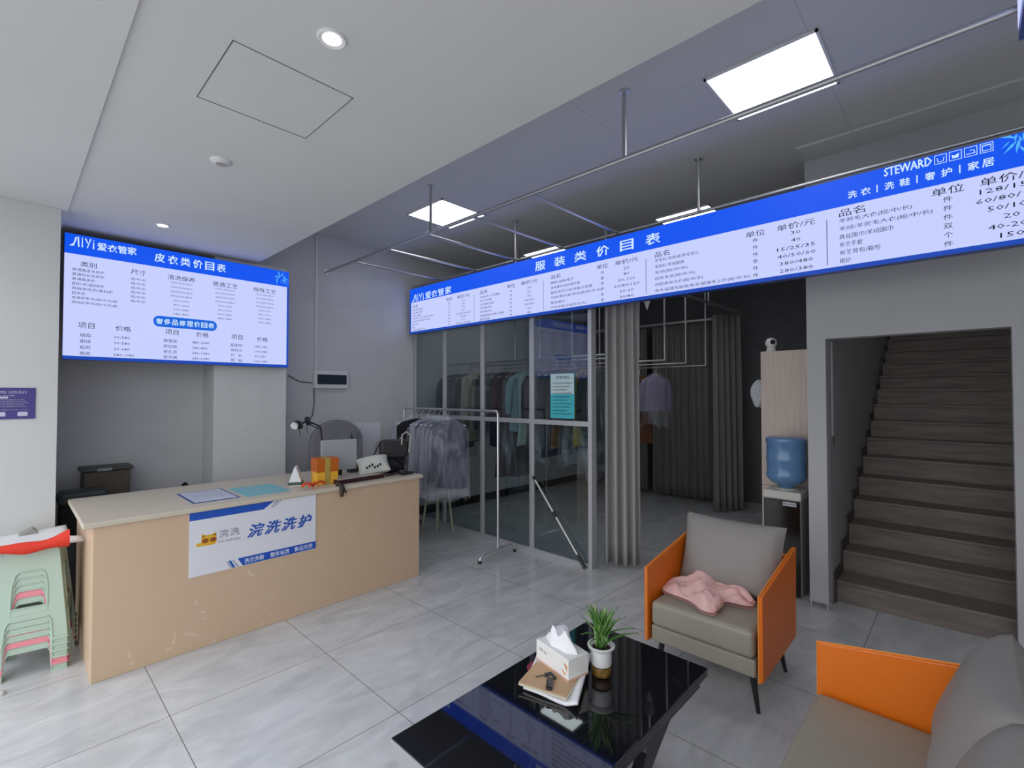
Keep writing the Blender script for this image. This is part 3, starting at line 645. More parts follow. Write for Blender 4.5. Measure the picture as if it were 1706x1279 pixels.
def lump(name, label, cat, loc, rz, sx, sy, sz, m, seed=0, amp=.12, n=28, parent=None, partname=None, flat=.0):
    rd = random.Random(seed); ph = [rd.uniform(0, 6) for _ in range(6)]
    def fn(u, v):
        a = 2 * PI * u; b = PI * v - PI / 2
        r = 1 + amp * math.sin(3 * a + ph[0]) * math.cos(b) + amp * .7 * math.sin(5 * a + 4 * b + ph[1]) * math.cos(b) + amp * .5 * math.sin(9 * a + ph[2] + 2 * b) * math.cos(b)
        z = math.sin(b) * sz * (1 + amp * .8 * math.sin(4 * a + ph[3]))
        return (sx * r * math.cos(b) * math.cos(a), sy * r * math.cos(b) * math.sin(a), max(z, -sz * flat) + sz * flat)
    o = G().grid(fn, n * 2, n, True).build(name, m, parent, True)
    if parent is None: o.location = loc; o.rotation_euler = (0, 0, rz); tag(o, label, cat)
    return o
t = thing('gift_box', 'orange and yellow box with a ribbon at the middle of the counter front', 'box', (1.765, 3.74, CZ), R(-8))
B(-.085, .085, -.07, .07, 0, .10).build('box', mat('yellow_card', (.80, .42, .03), .45), t, bevel=.004)
B(-.088, .088, -.073, .073, .10, .205).build('lid', mat('orange_card', (.50, .11, .004), .45), t, bevel=.004)
B(-.02, .02, -.075, .075, 0, .208).build('band', mat('mustard_card', (.42, .30, .06), .5), t)
o = G()
for k in range(5):
    a = R(200 + 38 * k); o.grid(lambda u, v, a=a: (.10 * v * math.cos(a) + .016 * (u - .5) * math.sin(a), .07 * v * math.sin(a) - .016 * (u - .5) * math.cos(a), .004 + .035 * math.sin(PI * v * .9) + .012 * u), 4, 10)
o = o.build('ribbon', mat('red_orange_ribbon', (.70, .07, .01), .5), None, True, solid=.003); o.location = (1.615, 3.62, CZ); tag(o, 'crumpled orange-red ribbon lying left of the orange and yellow box', 'ribbon')
t = thing('desktop_monitor', 'pale grey screen panel standing behind the orange and yellow box', 'monitor', (1.98, 3.93, CZ), R(-12))
B(-.15, .15, -.012, .012, .06, .32).build('screen', mat('pale_grey_panel', (.36, .38, .40), .4), t, bevel=.006)
B(-.025, .025, -.01, .01, .005, .08).build('stand', blackm, t); B(-.09, .09, -.06, .06, 0, .008).build('foot', blackm, t, bevel=.003)
t = thing('office_chair', 'grey chair with a rounded back behind the counter', 'chair', (2.50, 5.02, 0))
pts = [(-.30, 0)] + [(-.30 + 0 * k, .25) for k in range(1)] + [(.30 * math.cos(R(180 - 15 * k)), .28 + .24 * math.sin(R(15 * k))) for k in range(13)] + [(.30, 0)]
G().prism([(p[0], p[1] + .80) for p in pts], 1, -.04, .04).build('backrest', mat('grey_fabric', (.24, .23, .26), .85, noise=.1), t, bevel=.02)
B(-.25, .25, -.46, -.02, .44, .52).build('seat', mat('grey_fabric', (.24, .23, .26)), t, bevel=.03)
G().tube([(0, -.02, .46), (0, .06, .60), (0, .05, .95)], .025, 10).build('back_support', blackm, t, True)
G().tube([(0, -.25, .08), (0, -.25, .45)], .028, 12).build('column', blackm, t, True)
g = G()
for k in range(5): a = R(72 * k + 20); g.tube([(0, -.25, .09), (.27 * math.cos(a), -.25 + .27 * math.sin(a), .06)], .018, 8)
g.build('base', blackm, t, True)
for k in range(5): a = R(72 * k + 20); G().lathe([(.001, -.02), (.028, -.02), (.028, .02), (.001, .02)], n=16).build('caster', blackm, t, True); w_ = t.children[-1]; w_.rotation_euler = (PI / 2, 0, a); w_.location = (.27 * math.cos(a), -.25 + .27 * math.sin(a), .028)
# desk lamp with jointed arm
t = thing('desk_lamp', 'black jointed clamp lamp with a white-rimmed head over the counter', 'lamp', (2.03, 4.29, CZ))
G().tube([(.0, 0, .0), (-.03, 0, .26), (-.05, 0, .415)], .008, 10).build('lower_arm', blackm, t, True)
G().tube([(-.05, 0, .415), (-.21, -.09, .478)], .007, 10).tube([(-.05, 0.02, .395), (-.21, -.07, .455)], .005, 8).build('upper_arm', blackm, t, True)
G().tube([(-.20, -.10, .45), (-.20, -.06, .50)], .022, 12).tube([(-.21, -.09, .478), (-.30, -.16, .455)], .009, 8).tube([(-.31, -.15, .47), (-.31, -.19, .43)], .024, 10).build('joint', blackm, t, True)
hd = G().tube([(-.31, -.17, .452), (-.345, -.195, .468), (-.365, -.212, .452)], [.012, .024, .028], 16).build('lamp_head', blackm, t, True)
G().tube([(-.365, -.212, .452), (-.378, -.222, .442)], .030, 16).build('rim', whitep, hd, True)
G().tube([(-.30, -.15, .43), (-.295, -.14, .38), (-.285, -.15, .34)], .003, 6).tube([(-.20, -.08, .45), (-.205, -.07, .40), (-.20, -.08, .37)], .003, 6).build('cord', blackm, t, True)
B(-.05, .05, -.04, .04, 0, .02).build('base', blackm, t, bevel=.004)
# book, white bag, handbag, dark clothes
t = thing('hardback_book', 'dark red hardback book lying at the counter front under the white pillow bag', 'book', (2.02, 3.70, CZ), R(3))
B(-.22, .20, -.10, .13, 0, .034).build('cover', mat('dark_red_cover', (.035, .006, .012), .4), t, bevel=.003); B(-.212, .195, -.095, .122, .005, .0345).build('pages', mat('page_edge', (.40, .36, .30), .8), t)
def cushion(name, m, w, h, d, parent=None, n=22, pinch=.07):
    g = G()
    def f(sgn):
        def fn(u, v):
            a, b = 2 * u - 1, 2 * v - 1; th = d / 2 * max(0, (1 - a ** 4)) ** .55 * max(0, (1 - b ** 4)) ** .55
            th *= 1 + .05 * math.sin(5 * a + 2 * b)
            return (w / 2 * a * (1 - pinch * (1 - b * b)), sgn * th, h / 2 * b * (1 - pinch * (1 - a * a)))
        return fn
    g.grid(f(1), n, n).grid(f(-1), n, n)
    return g.build(name, m, parent, True)
t = thing('pillow_bag', 'off-white cushion shaped bag with dark marks lying on the red book', 'bag', (2.21, 3.76, CZ + .10), R(-25))
o = cushion('bag_body', mat('offwhite_cloth', (.55, .56, .50), .7, noise=.06), .27, .21, .11, t); o.rotation_euler = (R(-58), R(-8), 0); o.location = (0, 0, -.005)
mk = G()
for k in range(6): mk.grid(lambda u, v, k=k: (-.07 + .022 * k + .016 * v, -.105 + .003 * u + .008 * (k % 2), -.02 + .018 * u + .012 * (k % 3)), 2, 4)
mk.build('dark_marks', blackcloth, t, solid=.002)
t = thing('handbag', 'black handbag with a pale curved handle on the right of the counter', 'bag', (2.44, 3.80, CZ + .135), R(-24))
pts = rrect(-.125, .125, 0, .165, .045)
G().prism(pts, 1, -.055, .055).build('body', mat('dark_brown_leather', (.014, .010, .012), .4), t, bevel=.02, seg=3)
G().tube([(.06, -.06, .12), (.065, -.065, .21), (.10, -.068, .235), (.14, -.068, .20), (.125, -.068, .05)], .007, 8).build('handle', mat('pale_handle', (.40, .38, .34), .5), t, True)
G().tube([(-.12, -.03, .15), (-.17, -.05, .06), (-.215, -.07, -.03)], .006, 8).tube([(-.11, -.06, .06), (.0, -.064, .03), (.08, -.066, -.04)], .004, 6).build('strap', blackm, t, True)
lump('folded_clothes', 'heap of black and navy clothes under the handbag at the counter end', 'clothes', (2.43, 3.84, CZ), 0, .125, .13, .078, mat('navy_cloth', (.008, .010, .022), .85, noise=.3), 3, .10, flat=.9)
lump('folded_clothes', 'dark crumpled cloth at the right corner of the countertop', 'clothes', (2.46, 3.64, CZ), 0, .07, .055, .014, blackcloth, 9, .14, flat=.9)
o = G().tube([(2.28, 3.66, CZ + .008), (2.36, 3.67, CZ + .008), (2.42, 3.72, CZ + .008), (2.50, 3.70, CZ + .008)], .007, 8).build('bag_strap', mat('dark_strap', (.03, .02, .02), .6), smooth=True); tag(o, 'thin dark strap lying along the right front of the countertop', 'strap')
t = thing('potted_plant', 'dark spiky leaved plant standing behind the screen on the counter', 'plant', (2.20, 4.10, CZ))
G().lathe([(.001, 0), (.05, 0), (.06, .09), (.052, .09), (.05, .08), (.001, .08)], n=24, cap=False).build('pot', mat('dark_pot', (.03, .03, .03), .5), t, True)
g = G(); rd = random.Random(4)
for k in range(14):
    a = rd.uniform(0, 2 * PI); l = rd.uniform(.18, .36); s = rd.uniform(.02, .09)
    g.grid(lambda u, v, a=a, l=l, s=s: (s * v ** 1.5 * math.cos(a) - .016 * (u - .5) * math.sin(PI * (v * .9 + .1)) * math.sin(a), s * v ** 1.5 * math.sin(a) + .016 * (u - .5) * math.sin(PI * (v * .9 + .1)) * math.cos(a), .08 + l * v), 3, 8)
g.build('leaves', mat('dark_leaf', (.012, .022, .014), .5), t, True, solid=.002)
o = G().tube([(1.79, 3.508, CZ + .010), (1.79, 3.495, CZ - .02), (1.785, 3.495, CZ - .075)], [.018, .022, .012], 10).tube([(1.80, 3.50, CZ - .02), (1.825, 3.493, CZ - .05)], .006, 6).tube([(1.775, 3.55, CZ + .016), (1.79, 3.508, CZ + .012)], .016, 8).build('key_charm', mat('dark_brown_charm', (.03, .02, .01), .6), smooth=True)
tag(o, 'small dark charm dangling over the front edge of the countertop', 'charm')
# behind the counter
t = thing('filing_box', 'brown and green box with a white tag standing behind the left of the counter', 'box', (.345, 5.0, 0))
B(.08, .37, 0, .22, .60, .985).build('body', mat('drab_box', (.11, .085, .06), .6, noise=.2), t, bevel=.01)
B(.06, .39, -.01, .23, .985, 1.015).build('lid', mat('olive_lid', (.055, .065, .055), .5), t, bevel=.01)
B(.16, .25, -.016, -.010, .990, 1.010).build('tag', mat('pale_tag', (.30, .33, .34), .6), t)
B(.08, .37, .0, .22, 0, .595).build('lower_box', mat('dark_carton', (.05, .04, .035), .7), t, bevel=.01)
t = thing('swivel_stool', 'dark stool with clutter standing in the gap left of the filing box', 'stool', (.30, 4.72, 0))
B(-.04, .24, -.10, .10, .80, .90).build('seat', mat('dark_green_seat', (.02, .028, .026), .5), t, bevel=.03)
B(-.03, .22, -.08, .08, .55, .80).build('box', blackcloth, t, bevel=.02)
for k in (-.0, .19):
    for q in (-.07, .07): G().tube([(k, q, 0), (k, q, .56)], .012, 8).build('leg', blackm, t, True)
lump('black_bag', 'peaked black bag showing above the counter beside the filing box', 'bag', (.86, 4.80, .52), 0, .10, .08, .38, blackcloth, 5, .08, flat=.4)
bl = bpy.data.objects['black_bag']; bl.location = (.83, 4.86, 0); bl.scale = (1, 1, 1.23)
lump('black_bag', 'low rounded black bag showing behind the middle left of the counter', 'bag', (1.05, 4.80, 0), 0, .09, .08, .60, blackcloth, 6, .04, flat=.4)

# ================================================================ WALL FITTINGS
t = thing('breaker_box', 'white wall breaker box with a dark window on the back wall', 'electrical box', (2.355, 5.3, 1.665))
B(0, .40, -.05, 0, 0, .20).build('housing', whitep, t, bevel=.006)
B(.03, .375, -.055, -.049, .045, .155).build('window', mat('smoked_window', (.02, .03, .045), .15), t)
o = B(2.372, 2.392, 5.283, 5.3, 1.865, 3.40).build('cable_conduit', whitep, bevel=.002); tag(o, 'slim white vertical conduit running down to the breaker box', 'conduit')
o = G().tube([(2.085, 5.294, 1.80), (2.20, 5.294, 1.74), (2.34, 5.294, 1.725)], .006, 8).tube([(2.365, 5.294, 1.665), (2.372, 5.294, 1.50), (2.35, 5.294, 1.36), (2.30, 5.294, 1.29)], .006, 8).build('power_cable', mat('grey_cable', (.12, .13, .14), .5), smooth=True); tag(o, 'thin grey cable hanging from the breaker box down the back wall', 'cable')
o = G().prism([(2.60, 1.27), (3.20, 1.245), (3.20, 1.05), (3.12, .98), (3.10, .80), (2.60, .80)], 1, 5.28, 5.299).build('whiteboard', mat('board_white', (.80, .78, .86), .5)); tag(o, 'white board on the back wall behind the counter clutter', 'board')
t = thing('wall_notice', 'purple notice with white lettering on the left pillar', 'poster', (-.36, 4.374, 1.442))
B(0, .492, 0, .005, 0, .198).build('sheet', mat('purple_notice', (.055, .045, .22), .5), t)
letters('lettering', [('营业执照 服务须知', .10, .45, .160, .178), ('洗衣服务质量保障公示牌', .08, .40, .143, .152)] + [('服务内容说明营业时间', .27, .44 + .01 * (k % 3), .120 - .011 * k, .126 - .011 * k) for k in range(5)] + [('请保管好个人衣物凭证', .05, .46, .055, .061)], lambda u, v: (u, -.001, v), mat('notice_letter', (.45, .43, .62), .6), t, .01)
polys('white_blocks', [[(0, .130), (.37, .130), (.37, .142), (0, .142)], rrect(.315, .360, .018, .045, .006), rrect(.412, .458, .018, .045, .006), rrect(.22, .26, .018, .045, .006)], lambda u, v: (u, -.001, v), mat('notice_block', (.55, .53, .68), .6), t)
t = thing('light_switch', 'small grey switch plate on the inner stairwell wall', 'switch', (4.375, .767, 1.19))
B(0, .07, -.010, 0, 0, .085).build('plate', mat('switch_grey', (.20, .20, .20), .4), t, bevel=.003); B(.018, .052, -.014, -.009, .02, .065).build('rocker', mat('switch_dark', (.06, .06, .06), .4), t)
o = B(4.395, 4.412, .755, .767, 1.28, 2.01).build('cable_conduit', mat('dull_white', (.42, .42, .42), .6)); tag(o, 'short pale conduit running down the stairwell wall to the switch', 'conduit')

# ================================================================ CABINET, CAMERA, DISPENSER
cab = thing('tall_cabinet', 'tall pale wood cabinet behind the water dispenser', 'cabinet', (4.65, .895, 0))
wood = mat('pale_wood', (.66, .54, .46), .5, col2=(.58, .475, .40), nscale=5, stretch=(1, 8, .6))
B(.018, .42, 0, .45, 0, 1.98).build('carcass', wood, cab, bevel=.003)
B(0, .018, .003, .447, .80, 1.977).build('door', wood, cab, bevel=.002); B(0, .018, .003, .447, .03, .795).build('door', wood, cab, bevel=.002)
for ch, z in ((cab.children[1], 1.05), (cab.children[2], .62)): G().tube([(-.012, .40, z), (-.012, .40, z + .1)], .005, 8).build('handle', metal, ch, True)
t = thing('security_camera', 'small round white pan-and-tilt camera on top of the tall cabinet', 'camera', (4.76, 1.285, 1.98))
G().lathe([(.001, 0), (.038, 0), (.040, .012), (.032, .045), (.001, .045)], n=28).build('base', whitep, t, True)
hd = G().lathe([(.001, .038), (.030, .042), (.046, .065), (.048, .09), (.034, .118), (.001, .13)], n=28).build('head', whitep, t, True)
G().lathe([(.001, 0), (.022, 0), (.020, .006), (.001, .007)], n=24).build('lens', blackm, hd, True); l_ = hd.children[0]; l_.rotation_euler = (0, -PI / 2, R(35)); l_.location = (-.036, -.024, .085)
o = lump('plastic_bag', 'crumpled white plastic bag hanging on the left side of the tall cabinet', 'bag', (4.78, 1.40, 1.48), 0, .045, .055, .12, mat('white_bag', (.50, .54, .56), .4), 12, .14, flat=1)
ds = thing('water_dispenser', 'black fronted water dispenser with white top beside the tall cabinet', 'water dispenser', (4.27, .955, 0))
B(.012, .30, 0, .27, .015, .76).build('body', mat('dispenser_grey', (.32, .32, .32), .45), ds, bevel=.008)
B(0, .014, .006, .264, .02, .755).build('front', mat('gloss_black', (.008, .007, .006), .15), ds, bevel=.004)
B(-.004, .302, -.003, .273, .76, .825).build('top', mat('cream_plastic', (.60, .58, .52), .4), ds, bevel=.010)
B(-.006, -.0045, .03, .125, .715, .748).build('badge', mat('badge_white', (.55, .55, .55), .4), ds)
letters('badge_lettering', [('Bering', .118, .037, .722, .742)], lambda u, v: (-.0075, u, v), INK, ds)
for q in (): G().tube([(-.004, q, .64), (-.03, q, .635), (-.034, q, .60)], .010, 10).build('tap', blackm, ds, True)
t = thing('water_bottle', 'large blue water bottle upturned on the dispenser', 'bottle', (4.42, 1.09, .825))
bw = bpy.data.materials.new('blue_water_bottle'); bw.use_nodes = True; b_ = bw.node_tree.nodes['Principled BSDF']
b_.inputs['Base Color'].default_value = (.13, .28, .52, 1); b_.inputs['Roughness'].default_value = .15; b_.inputs['Alpha'].default_value = .82; b_.inputs['Coat Weight'].default_value = .4
G().lathe([(.001, .01), (.05, .01), (.06, .03), (.115, .055), (.140, .085), (.148, .11), (.142, .13), (.142, .23), (.149, .245), (.142, .26), (.142, .37), (.150, .385), (.146, .41), (.120, .425), (.001, .427)], n=44).build('bottle', bw, t, True)
G().lathe([(.001, 0), (.085, 0), (.09, .012), (.001, .014)], n=30).build('collar', mat('cream_plastic'), t, True)
o = B(4.60, 4.648, .905, .95, 1.195, 1.215).build('wall_shelf', whitep); tag(o, 'tiny white ledge between the blue bottle and the stair pier', 'shelf')
# ================================================================ SEATING
def armchair(name, label, cat, loc, rz, w, cushions=1):
    t = thing(name, label, cat, loc, rz); h = w / 2
    prof = [(0, .19), (.62, .195), (.645, .705), (.0, .605)]
    for s in (-1, 1):
        a = s * h; b = s * (h - .024)
        o = G().prism([(p[0], p[1]) for p in prof], 0, min(a, b), max(a, b)).build('arm_panel', orange, t, bevel=.006)
        e = a; pts = [(s * (h - .0175), -.002, .19), (s * (h - .0175), -.002, .606), (s * (h - .0175), .60, .702)]
        G().tube(pts, .0045, 6).build('piping', mat('orange_piping', (.80, .25, .03), .4), o, True)
    B(-h + .035, h - .035, .585, .64, .195, .66).build('backrest', orange, t, bevel=.012)
    B(-h + .037, h - .037, .010, .58, .195, .285).build('seat_base', taupe, t, bevel=.012, seg=3)
    cwid = (w - .078) / cushions
    for k in range(cushions):
        x0 = -h + .039 + cwid * k
        n_ = 20
        def fn(u, v, x0=x0):
            a, b = 2 * u - 1, 2 * v - 1
            return (x0 + cwid * (u) , .0 + .56 * v, .425 + .018 * (1 - a ** 4) * (1 - b ** 4))
        B(x0 + .002, x0 + cwid - .002, -.004, .56, .287, .425).build('seat_cushion', taupe, t, bevel=.028, seg=5)
        pc = cushion('back_pillow', taupep, cwid * 1.06, .43, .19, t, 26, .05); pc.rotation_euler = (R(-19), 0, 0); pc.location = (x0 + cwid / 2, .475, .628)
    for sx in (-1, 1):
        for y0, y1 in ((.07, .085), (.52, .57)):
            G().tube([(sx * (h - .075), y0 + .01, .20), (sx * (h - .045), y1 if y1 > .3 else y1 - .012, 0)], .018, 12, r2=.010).build('leg', legm, t, True)
    return t
armchair('armchair', 'orange sided armchair with a pink garment on its taupe seat', 'chair', (2.55, 1.055, 0), R(-90), .63)
armchair('sofa', 'orange sided taupe sofa cut off at the lower right corner', 'sofa', (1.66, .452, 0), R(180), 1.24, 2)
# pink garment
rd = random.Random(2)
out = [(2.70, 1.33), (2.80, 1.35), (2.93, 1.29), (3.00, 1.20), (3.03, 1.10), (3.00, 1.00), (2.96, .93), (2.90, .90), (2.84, .865), (2.80, .90), (2.78, .99), (2.70, 1.00), (2.60, .99), (2.585, 1.05), (2.65, 1.14), (2.67, 1.25)]
def smoothring(p, n):
    o = []
    for i in range(n):
        t = i / n * len(p); k = int(t); f = t - k; a, b, c, d = p[(k - 1) % len(p)], p[k % len(p)], p[(k + 1) % len(p)], p[(k + 2) % len(p)]
        o.append(tuple(.5 * (2 * b[j] + (c[j] - a[j]) * f + (2 * a[j] - 5 * b[j] + 4 * c[j] - d[j]) * f * f + (3 * b[j] - a[j] - 3 * c[j] + d[j]) * f ** 3) for j in (0, 1)))
    return o
ring = smoothring(out, 96); cx, cy = 2.82, 1.10
def pk(u, v):
    x, y = ring[int(round(u * 96)) % 96]; s = v; a = 2 * PI * u
    X, Y = cx + (x - cx) * s, cy + (y - cy) * s
    z = .443 + .045 * (1 - s ** 3) * (1 + .5 * math.sin(14 * X + 9 * Y) + .35 * math.sin(31 * Y - 12 * X)) + .012 * math.sin(40 * X + 25 * Y) * (1 - s ** 4) + .007 * abs(math.sin(34 * X - 21 * Y + 3 * math.sin(18 * Y))) * (1 - s ** 5) + .006 * math.sin(75 * Y + 6 * math.sin(20 * X)) * (1 - s ** 3) + .012 * (1 - s ** 8)
    return (X, Y, max(z, .436))
pkg = G().grid(pk, 96, 34, True)
pkg.add([(*ring[i], .4275) for i in range(96)], [tuple(range(96))])
o = pkg.build('pink_garment', mat('pink_cloth', (.80, .50, .47), .9, noise=.1, nscale=20), smooth=True, fix=False); tag(o, 'crumpled pale pink garment lying on the armchair seat', 'clothes')
o2 = G().tube([(2.93, 1.12, .47), (2.95, 1.02, .478), (2.90, .94, .468), (2.85, .875, .452)], [.03, .04, .032, .014], 14).build('sleeve', MATS['pink_cloth'], o, True)
o3 = G().tube([(2.72, 1.02, .46), (2.66, 1.01, .462), (2.615, 1.01, .452)], [.035, .034, .022], 12).build('sleeve', MATS['pink_cloth'], o, True)

# ================================================================ COFFEE TABLE
tb = thing('coffee_table', 'glossy black marble coffee table with daylight painted pale on one end', 'table', (.93, .83, 0))
B(0, 1.17, 0, .625, .385, .42).build('tabletop', marble, tb, bevel=.003)
edge = mat('table_edge', (.16, .16, .165), .3, .3)
B(-.003, -.0005, .0, .625, .360, .418).build('daylit_strip', mat('daylight_on_edge', (.30, .30, .31), .3), tb)  # daylight reflected by the end face, painted as a pale strip
B(.02, 1.15, .025, .60, .335, .384).build('apron', mat('black_lacquer', (.012, .012, .013), .25), tb, bevel=.003)
blk = MATS['black_lacquer']
for y in (.03, .555):
    for sx, x0, x1 in ((1, .90, .50), (-1, .27, .67)):
        P = []
        for k in range(9): f = k / 8; P.append((x0 + (x1 - x0) * f - sx * .05 * math.sin(PI * f), .345 * (1 - f)))
        Q = [(p[0] - sx * (.075 - .02 * (i / 8)) - sx * .13 * (1 - i / 8) ** 4, p[1]) for i, p in enumerate(P)]
        G().prism(P + Q[::-1], 1, y, y + .04).build('leg', blk, tb)
B(.36, .81, .03, .595, 0, .018).build('base_plate', blk, tb, bevel=.004)
# paper sheet stack, notebook, key, tissue box, red tray, plant
TZ_ = .42
t_ = G()
def sheet(u, v):
    a = Vector((1.437, 1.302)); b = Vector((1.480, 1.069)); c = Vector((1.820, 1.234)); d = Vector((1.66, 1.42))
    p = a * (1 - u) * (1 - v) + b * u * (1 - v) + c * u * v + d * (1 - u) * v
    return (p.x, p.y, TZ_ + .006 + .006 * math.sin(7 * u + 3 * v) * u + (.014 * (u - .8) / .2 if u > .8 else 0) + .004)
o = G().grid(sheet, 20, 20).build('paper_bag', paper, None, True, solid=.008, fix=False); tag(o, 'flat white paper bag under the notebook and tissue box on the coffee table', 'bag')
o = G().lathe([(.001, 0), (.042, 0), (.052, .007), (.001, .008)], (1.592, 1.352, TZ_ + .0005), 28).build('red_tray', mat('red_plastic', (.25, .02, .04), .3), smooth=True); tag(o, 'red round dish peeking out from under the paper bag', 'dish')
nb = thing('notebook', 'tan kraft notebook lying on the white paper bag under the key', 'notebook', (1.535, 1.238, TZ_ + .022), R(15))
B(-.085, .085, -.100, .105, 0, .006).build('pages', mat('cream_pages', (.60, .55, .45), .8), nb); B(-.080, .088, -.094, .107, .0062, .009).build('cover', mat('kraft', (.52, .34, .20), .75, noise=.05), nb)
nb.location.z = TZ_ + .020
tis = thing('tissue_box', 'white tissue box with tissues puffed out on the notebook', 'tissue box', (1.635, 1.262, TZ_ + .0295), R(-12))
B(-.055, .055, -.105, .105, 0, .088).build('carton', mat('tissue_carton', (.76, .75, .73), .6), tis, bevel=.003)
B(-.0555, .0555, -.1055, .1055, .004, .010).build('stripe', mat('peach_print', (.62, .30, .18), .6), tis)
letters('lettering', [('洁柔', .085, .055, .05, .065), ('抽纸', .05, .03, .05, .062)], lambda u, v: (-.0562, u, v), mat('print_grey', (.3, .3, .32), .6), tis)
polys('orange_motif', [[(-.075, .070), (-.098, .062), (-.098, .040)], [(-.06, .04), (-.09, .03), (-.085, .022)]], lambda u, v: (-.0562, u, v), mat('orange_print', (.65, .25, .05), .6), tis)
def tf(u, v):
    a = 2 * PI * u; r = (1 - v) ; x = .034 * math.cos(a) * (1 - .25 * v) * (1 + .15 * math.sin(5 * a + 3 * v)); y = .088 * math.sin(a) * (1 - .55 * v) * (1 + .12 * math.sin(4 * a + 6 * v))
    return (x + .012 * v, y + .015 * v, .087 + .055 * v ** .7 * (1 + .25 * math.sin(3 * a + 1)))
g = G().grid(tf, 40, 10, True); g.f.append(tuple(range(9 * 40, 10 * 40))); g.build('tissue', mat('tissue_white', (.80, .80, .82), .9), tis, True)
ky = thing('car_key', 'black car key fob with a ring lying on the kraft notebook', 'key', (1.497, 1.215, TZ_ + .0295), R(35))
B(-.035, .035, -.013, .013, 0, .012).build('fob', mat('gloss_black'), ky, bevel=.005, seg=3)
G().tube([(.048 + .014 * math.cos(R(30 * k)), .014 * math.sin(R(30 * k)), .004) for k in range(13)], .0014, 6).build('ring', chrome, ky, True)
G().tube([(.05, .01, .004), (.055, .035, .005), (.04, .06, .004)], .002, 6).tube([(.04, -.02, .005), (.062, .0, .012), (.06, .025, .006)], .006, 8).build('strap', blackm, ky, True)
vs_ = thing('potted_plant', 'green spider-leaf plant in a white rimmed glass vase on the coffee table', 'plant', (1.742, 1.135, TZ_))
G().lathe([(.001, .001), (.036, .001), (.042, .008), (.043, .05), (.041, .052)], n=36, cap=False).build('glass_base', glass_mat('clear_glass', (.93, .88, .78), 1.45), vs_, True)
G().lathe([(.001, .003), (.035, .003), (.039, .010), (.039, .040), (.001, .040)], n=30).build('roots', mat('amber_roots', (.40, .24, .07), .5, col2=(.12, .07, .02), nscale=40), vs_, True)
G().lathe([(.041, .048), (.043, .055), (.043, .108), (.056, .118), (.058, .126), (.050, .128), (.042, .122), (.040, .110)], n=36, cap=False).build('white_cup', whitep, vs_, True)
G().lathe([(.001, .112), (.044, .112), (.001, .118)], n=30, cap=False).build('soil', mat('soil', (.035, .022, .015), .95, noise=.4, nscale=60), vs_, True)
for nm, m, n, sd in (('leaves', mat('leaf_green', (.12, .30, .05), .45, col2=(.05, .16, .03), nscale=12), 42, 1), ('pale_leaves', mat('leaf_pale', (.26, .42, .14), .5), 20, 5)):
    g = G(); rd = random.Random(sd)
    for k in range(n):
        a = rd.uniform(0, 2 * PI); l = rd.uniform(.10, .185); s = rd.uniform(.015, .095) if k % 6 else rd.uniform(.12, .155); w = rd.uniform(.010, .015); ox, oy = rd.uniform(-.015, .015), rd.uniform(-.015, .015)
        def lf(u, v, a=a, l=l, s=s, w=w, ox=ox, oy=oy):
            q = (u - .5) * w * math.sin(PI * min(1, v * .85 + .15)) * 1.4; rr = s * v ** 1.6
            return (ox + rr * math.cos(a) - q * math.sin(a), oy + rr * math.sin(a) + q * math.cos(a), .115 + l * (v - (.45 * v * v if s > .1 else .06 * v * v)) + .003 * abs(u - .5) * 2)
        g.grid(lf, 3, 9)
    g.build(nm, m, vs_, True, solid=.001)

# ================================================================ STOOLS
def stool_mesh():
    top, bot, H = .118, .168, .52
    g = G(); out = [(-1, 0), (-.62, 0), (-.60, .115), (-.52, .14), (.52, .14), (.60, .115), (.62, 0), (1, 0), (1, .50), (.95, H), (-.95, H), (-1, .50)]
    hole = [(-.52, .205), (.52, .205), (.54, .33), (.46, .39), (.34, .405), (-.34, .405), (-.46, .39), (-.54, .33)]
    pts = out + hole
    tri = tessellate_polygon([[Vector((a, b, 0)) for a, b in out], [Vector((a, b, 0)) for a, b in hole]])
    for k in range(4):
        c, s = math.cos(k * PI / 2), math.sin(k * PI / 2); vs = []
        for a, h in pts:
            hw = bot + (top - bot) * h / H; x, y = a * hw, -hw; vs.append((x * c - y * s, x * s + y * c, h))
        g.add(vs, [tuple(t) for t in tri])
    def P3(a, h, k, e=.003):
        hw = bot + (top - bot) * h / H; x, y = a * hw, -hw - e; c, s = math.cos(k * PI / 2), math.sin(k * PI / 2); return (x * c - y * s, x * s + y * c, h)
    for k in range(4):
        g.tube([P3(a, h, k) for a, h in out[1:7]], .0032, 6); g.tube([P3(a, h, k) for a, h in hole + hole[:1]], .0032, 6)
    for sx in (-1, 1):
        for sy in (-1, 1):
            a, b = sx * (bot + .007), sx * bot * .60; c, d = sy * (bot + .007), sy * bot * .60
            g.box(a, b, c, c - sy * .008, 0, .012).box(a, a - sx * .008, c, d, 0, .012)
    t2 = top * .985; g.add([(-t2, -t2, H), (t2, -t2, H), (t2, t2, H), (-t2, t2, H)], [(0, 1, 2, 3)])
    return g
green = mat('mint_plastic', (.42, .53, .44), .4); pink = mat('pink_plastic', (.75, .26, .30), .4)
sg = stool_mesh()
first = sg.build('plastic_stool', green, None, solid=.0025, fix=False); first.location = (.135, 4.05, 0); first.rotation_euler = (0, 0, R(-10))
tag(first, 'mint green plastic stool at the very bottom of the stack', 'stool', 'stacked plastic stools beside the counter')
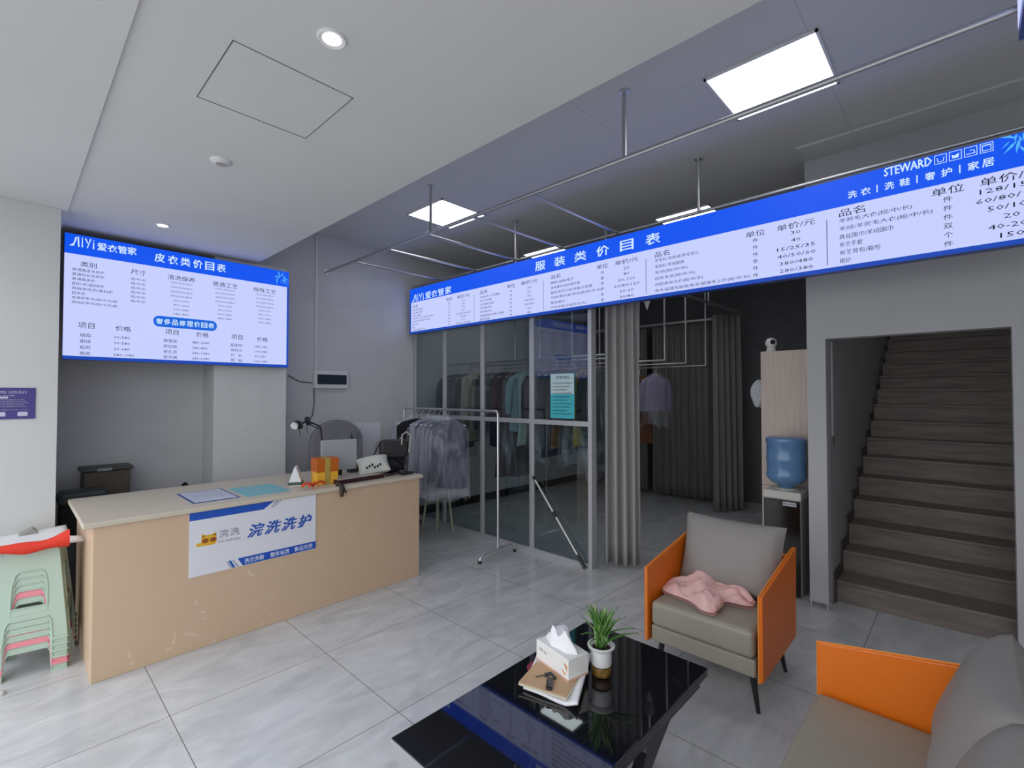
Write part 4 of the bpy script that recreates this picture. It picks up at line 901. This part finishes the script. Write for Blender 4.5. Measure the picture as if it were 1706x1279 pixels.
second = sg.build('plastic_stool', pink, None, solid=.0025, fix=False); second.location = (.135, 4.05, .036); second.rotation_euler = (0, 0, R(-10))
tag(second, 'pink plastic stool showing through the stack of green ones', 'stool', 'stacked plastic stools beside the counter')
for k, lb in ((2, 'mint green plastic stool resting directly on the pink one'), (3, 'mint green plastic stool in the middle of the stack, two above the pink one'), (4, 'mint green plastic stool just under the topmost one'), (5, 'topmost mint green plastic stool of the stack, under the red cloth')):
    o = first.copy(); C.objects.link(o); o.location = (.135, 4.05, .036 * k); o['label'] = lb
zt = .036 * 5 + .52
def shf(u, v):
    x = -.25 + .52 * u + (.07 * (u ** 6) * (1 if v < .35 else .2)); y = 3.94 + .36 * v
    return (x, y - .10 * u * (1 - v) * .4, zt + .012 + .014 * (1 + math.sin(5 * u + 2 * v)) * .5 + .02 * v)
o = G().grid(shf, 24, 12).build('paper_sheet', paper, None, True, solid=.004, fix=False); tag(o, 'large white paper sheet spread over the stool stack', 'paper')
def rcl(u, v):
    a = 2 * PI * v; x = -.16 + .43 * u; r = .026 + .016 * u ** 3
    y = 3.935 - .075 * u - .015 * math.sin(3 * u)
    return (x, y + r * 1.1 * math.cos(a), zt + .022 + .026 * u + .010 * math.sin(7 * u) + (1.0 * r) * math.sin(a) * (1 + .2 * math.sin(14 * u)))
g = G().grid(lambda u, v: rcl(v, u), 16, 40, True); g.f += [tuple(range(16)), tuple(range(39 * 16, 40 * 16))]
o = g.build('red_cloth', mat('red_cloth', (.66, .035, .012), .75), None, True); tag(o, 'bright red rolled cloth along the front of the stool stack top', 'cloth')
o = G().prism([(-.04, 0), (.055, 0), (.035, .03), (.025, .032)], 1, -.05, .05).build('grey_wedge', mat('grey_card', (.28, .28, .25), .7)); o.location = (.10, 4.27, zt + .028); tag(o, 'grey folded card wedge on the white sheet in front of the pillar', 'card')
o = G().lathe([(.001, 0), (.026, 0), (.026, .012), (.018, .02), (.001, .022)], (-.005, 3.76, 0), 24).build('bottle_cap', whitep, smooth=True); tag(o, 'small white cap on the floor at the left edge below the stools', 'cap')
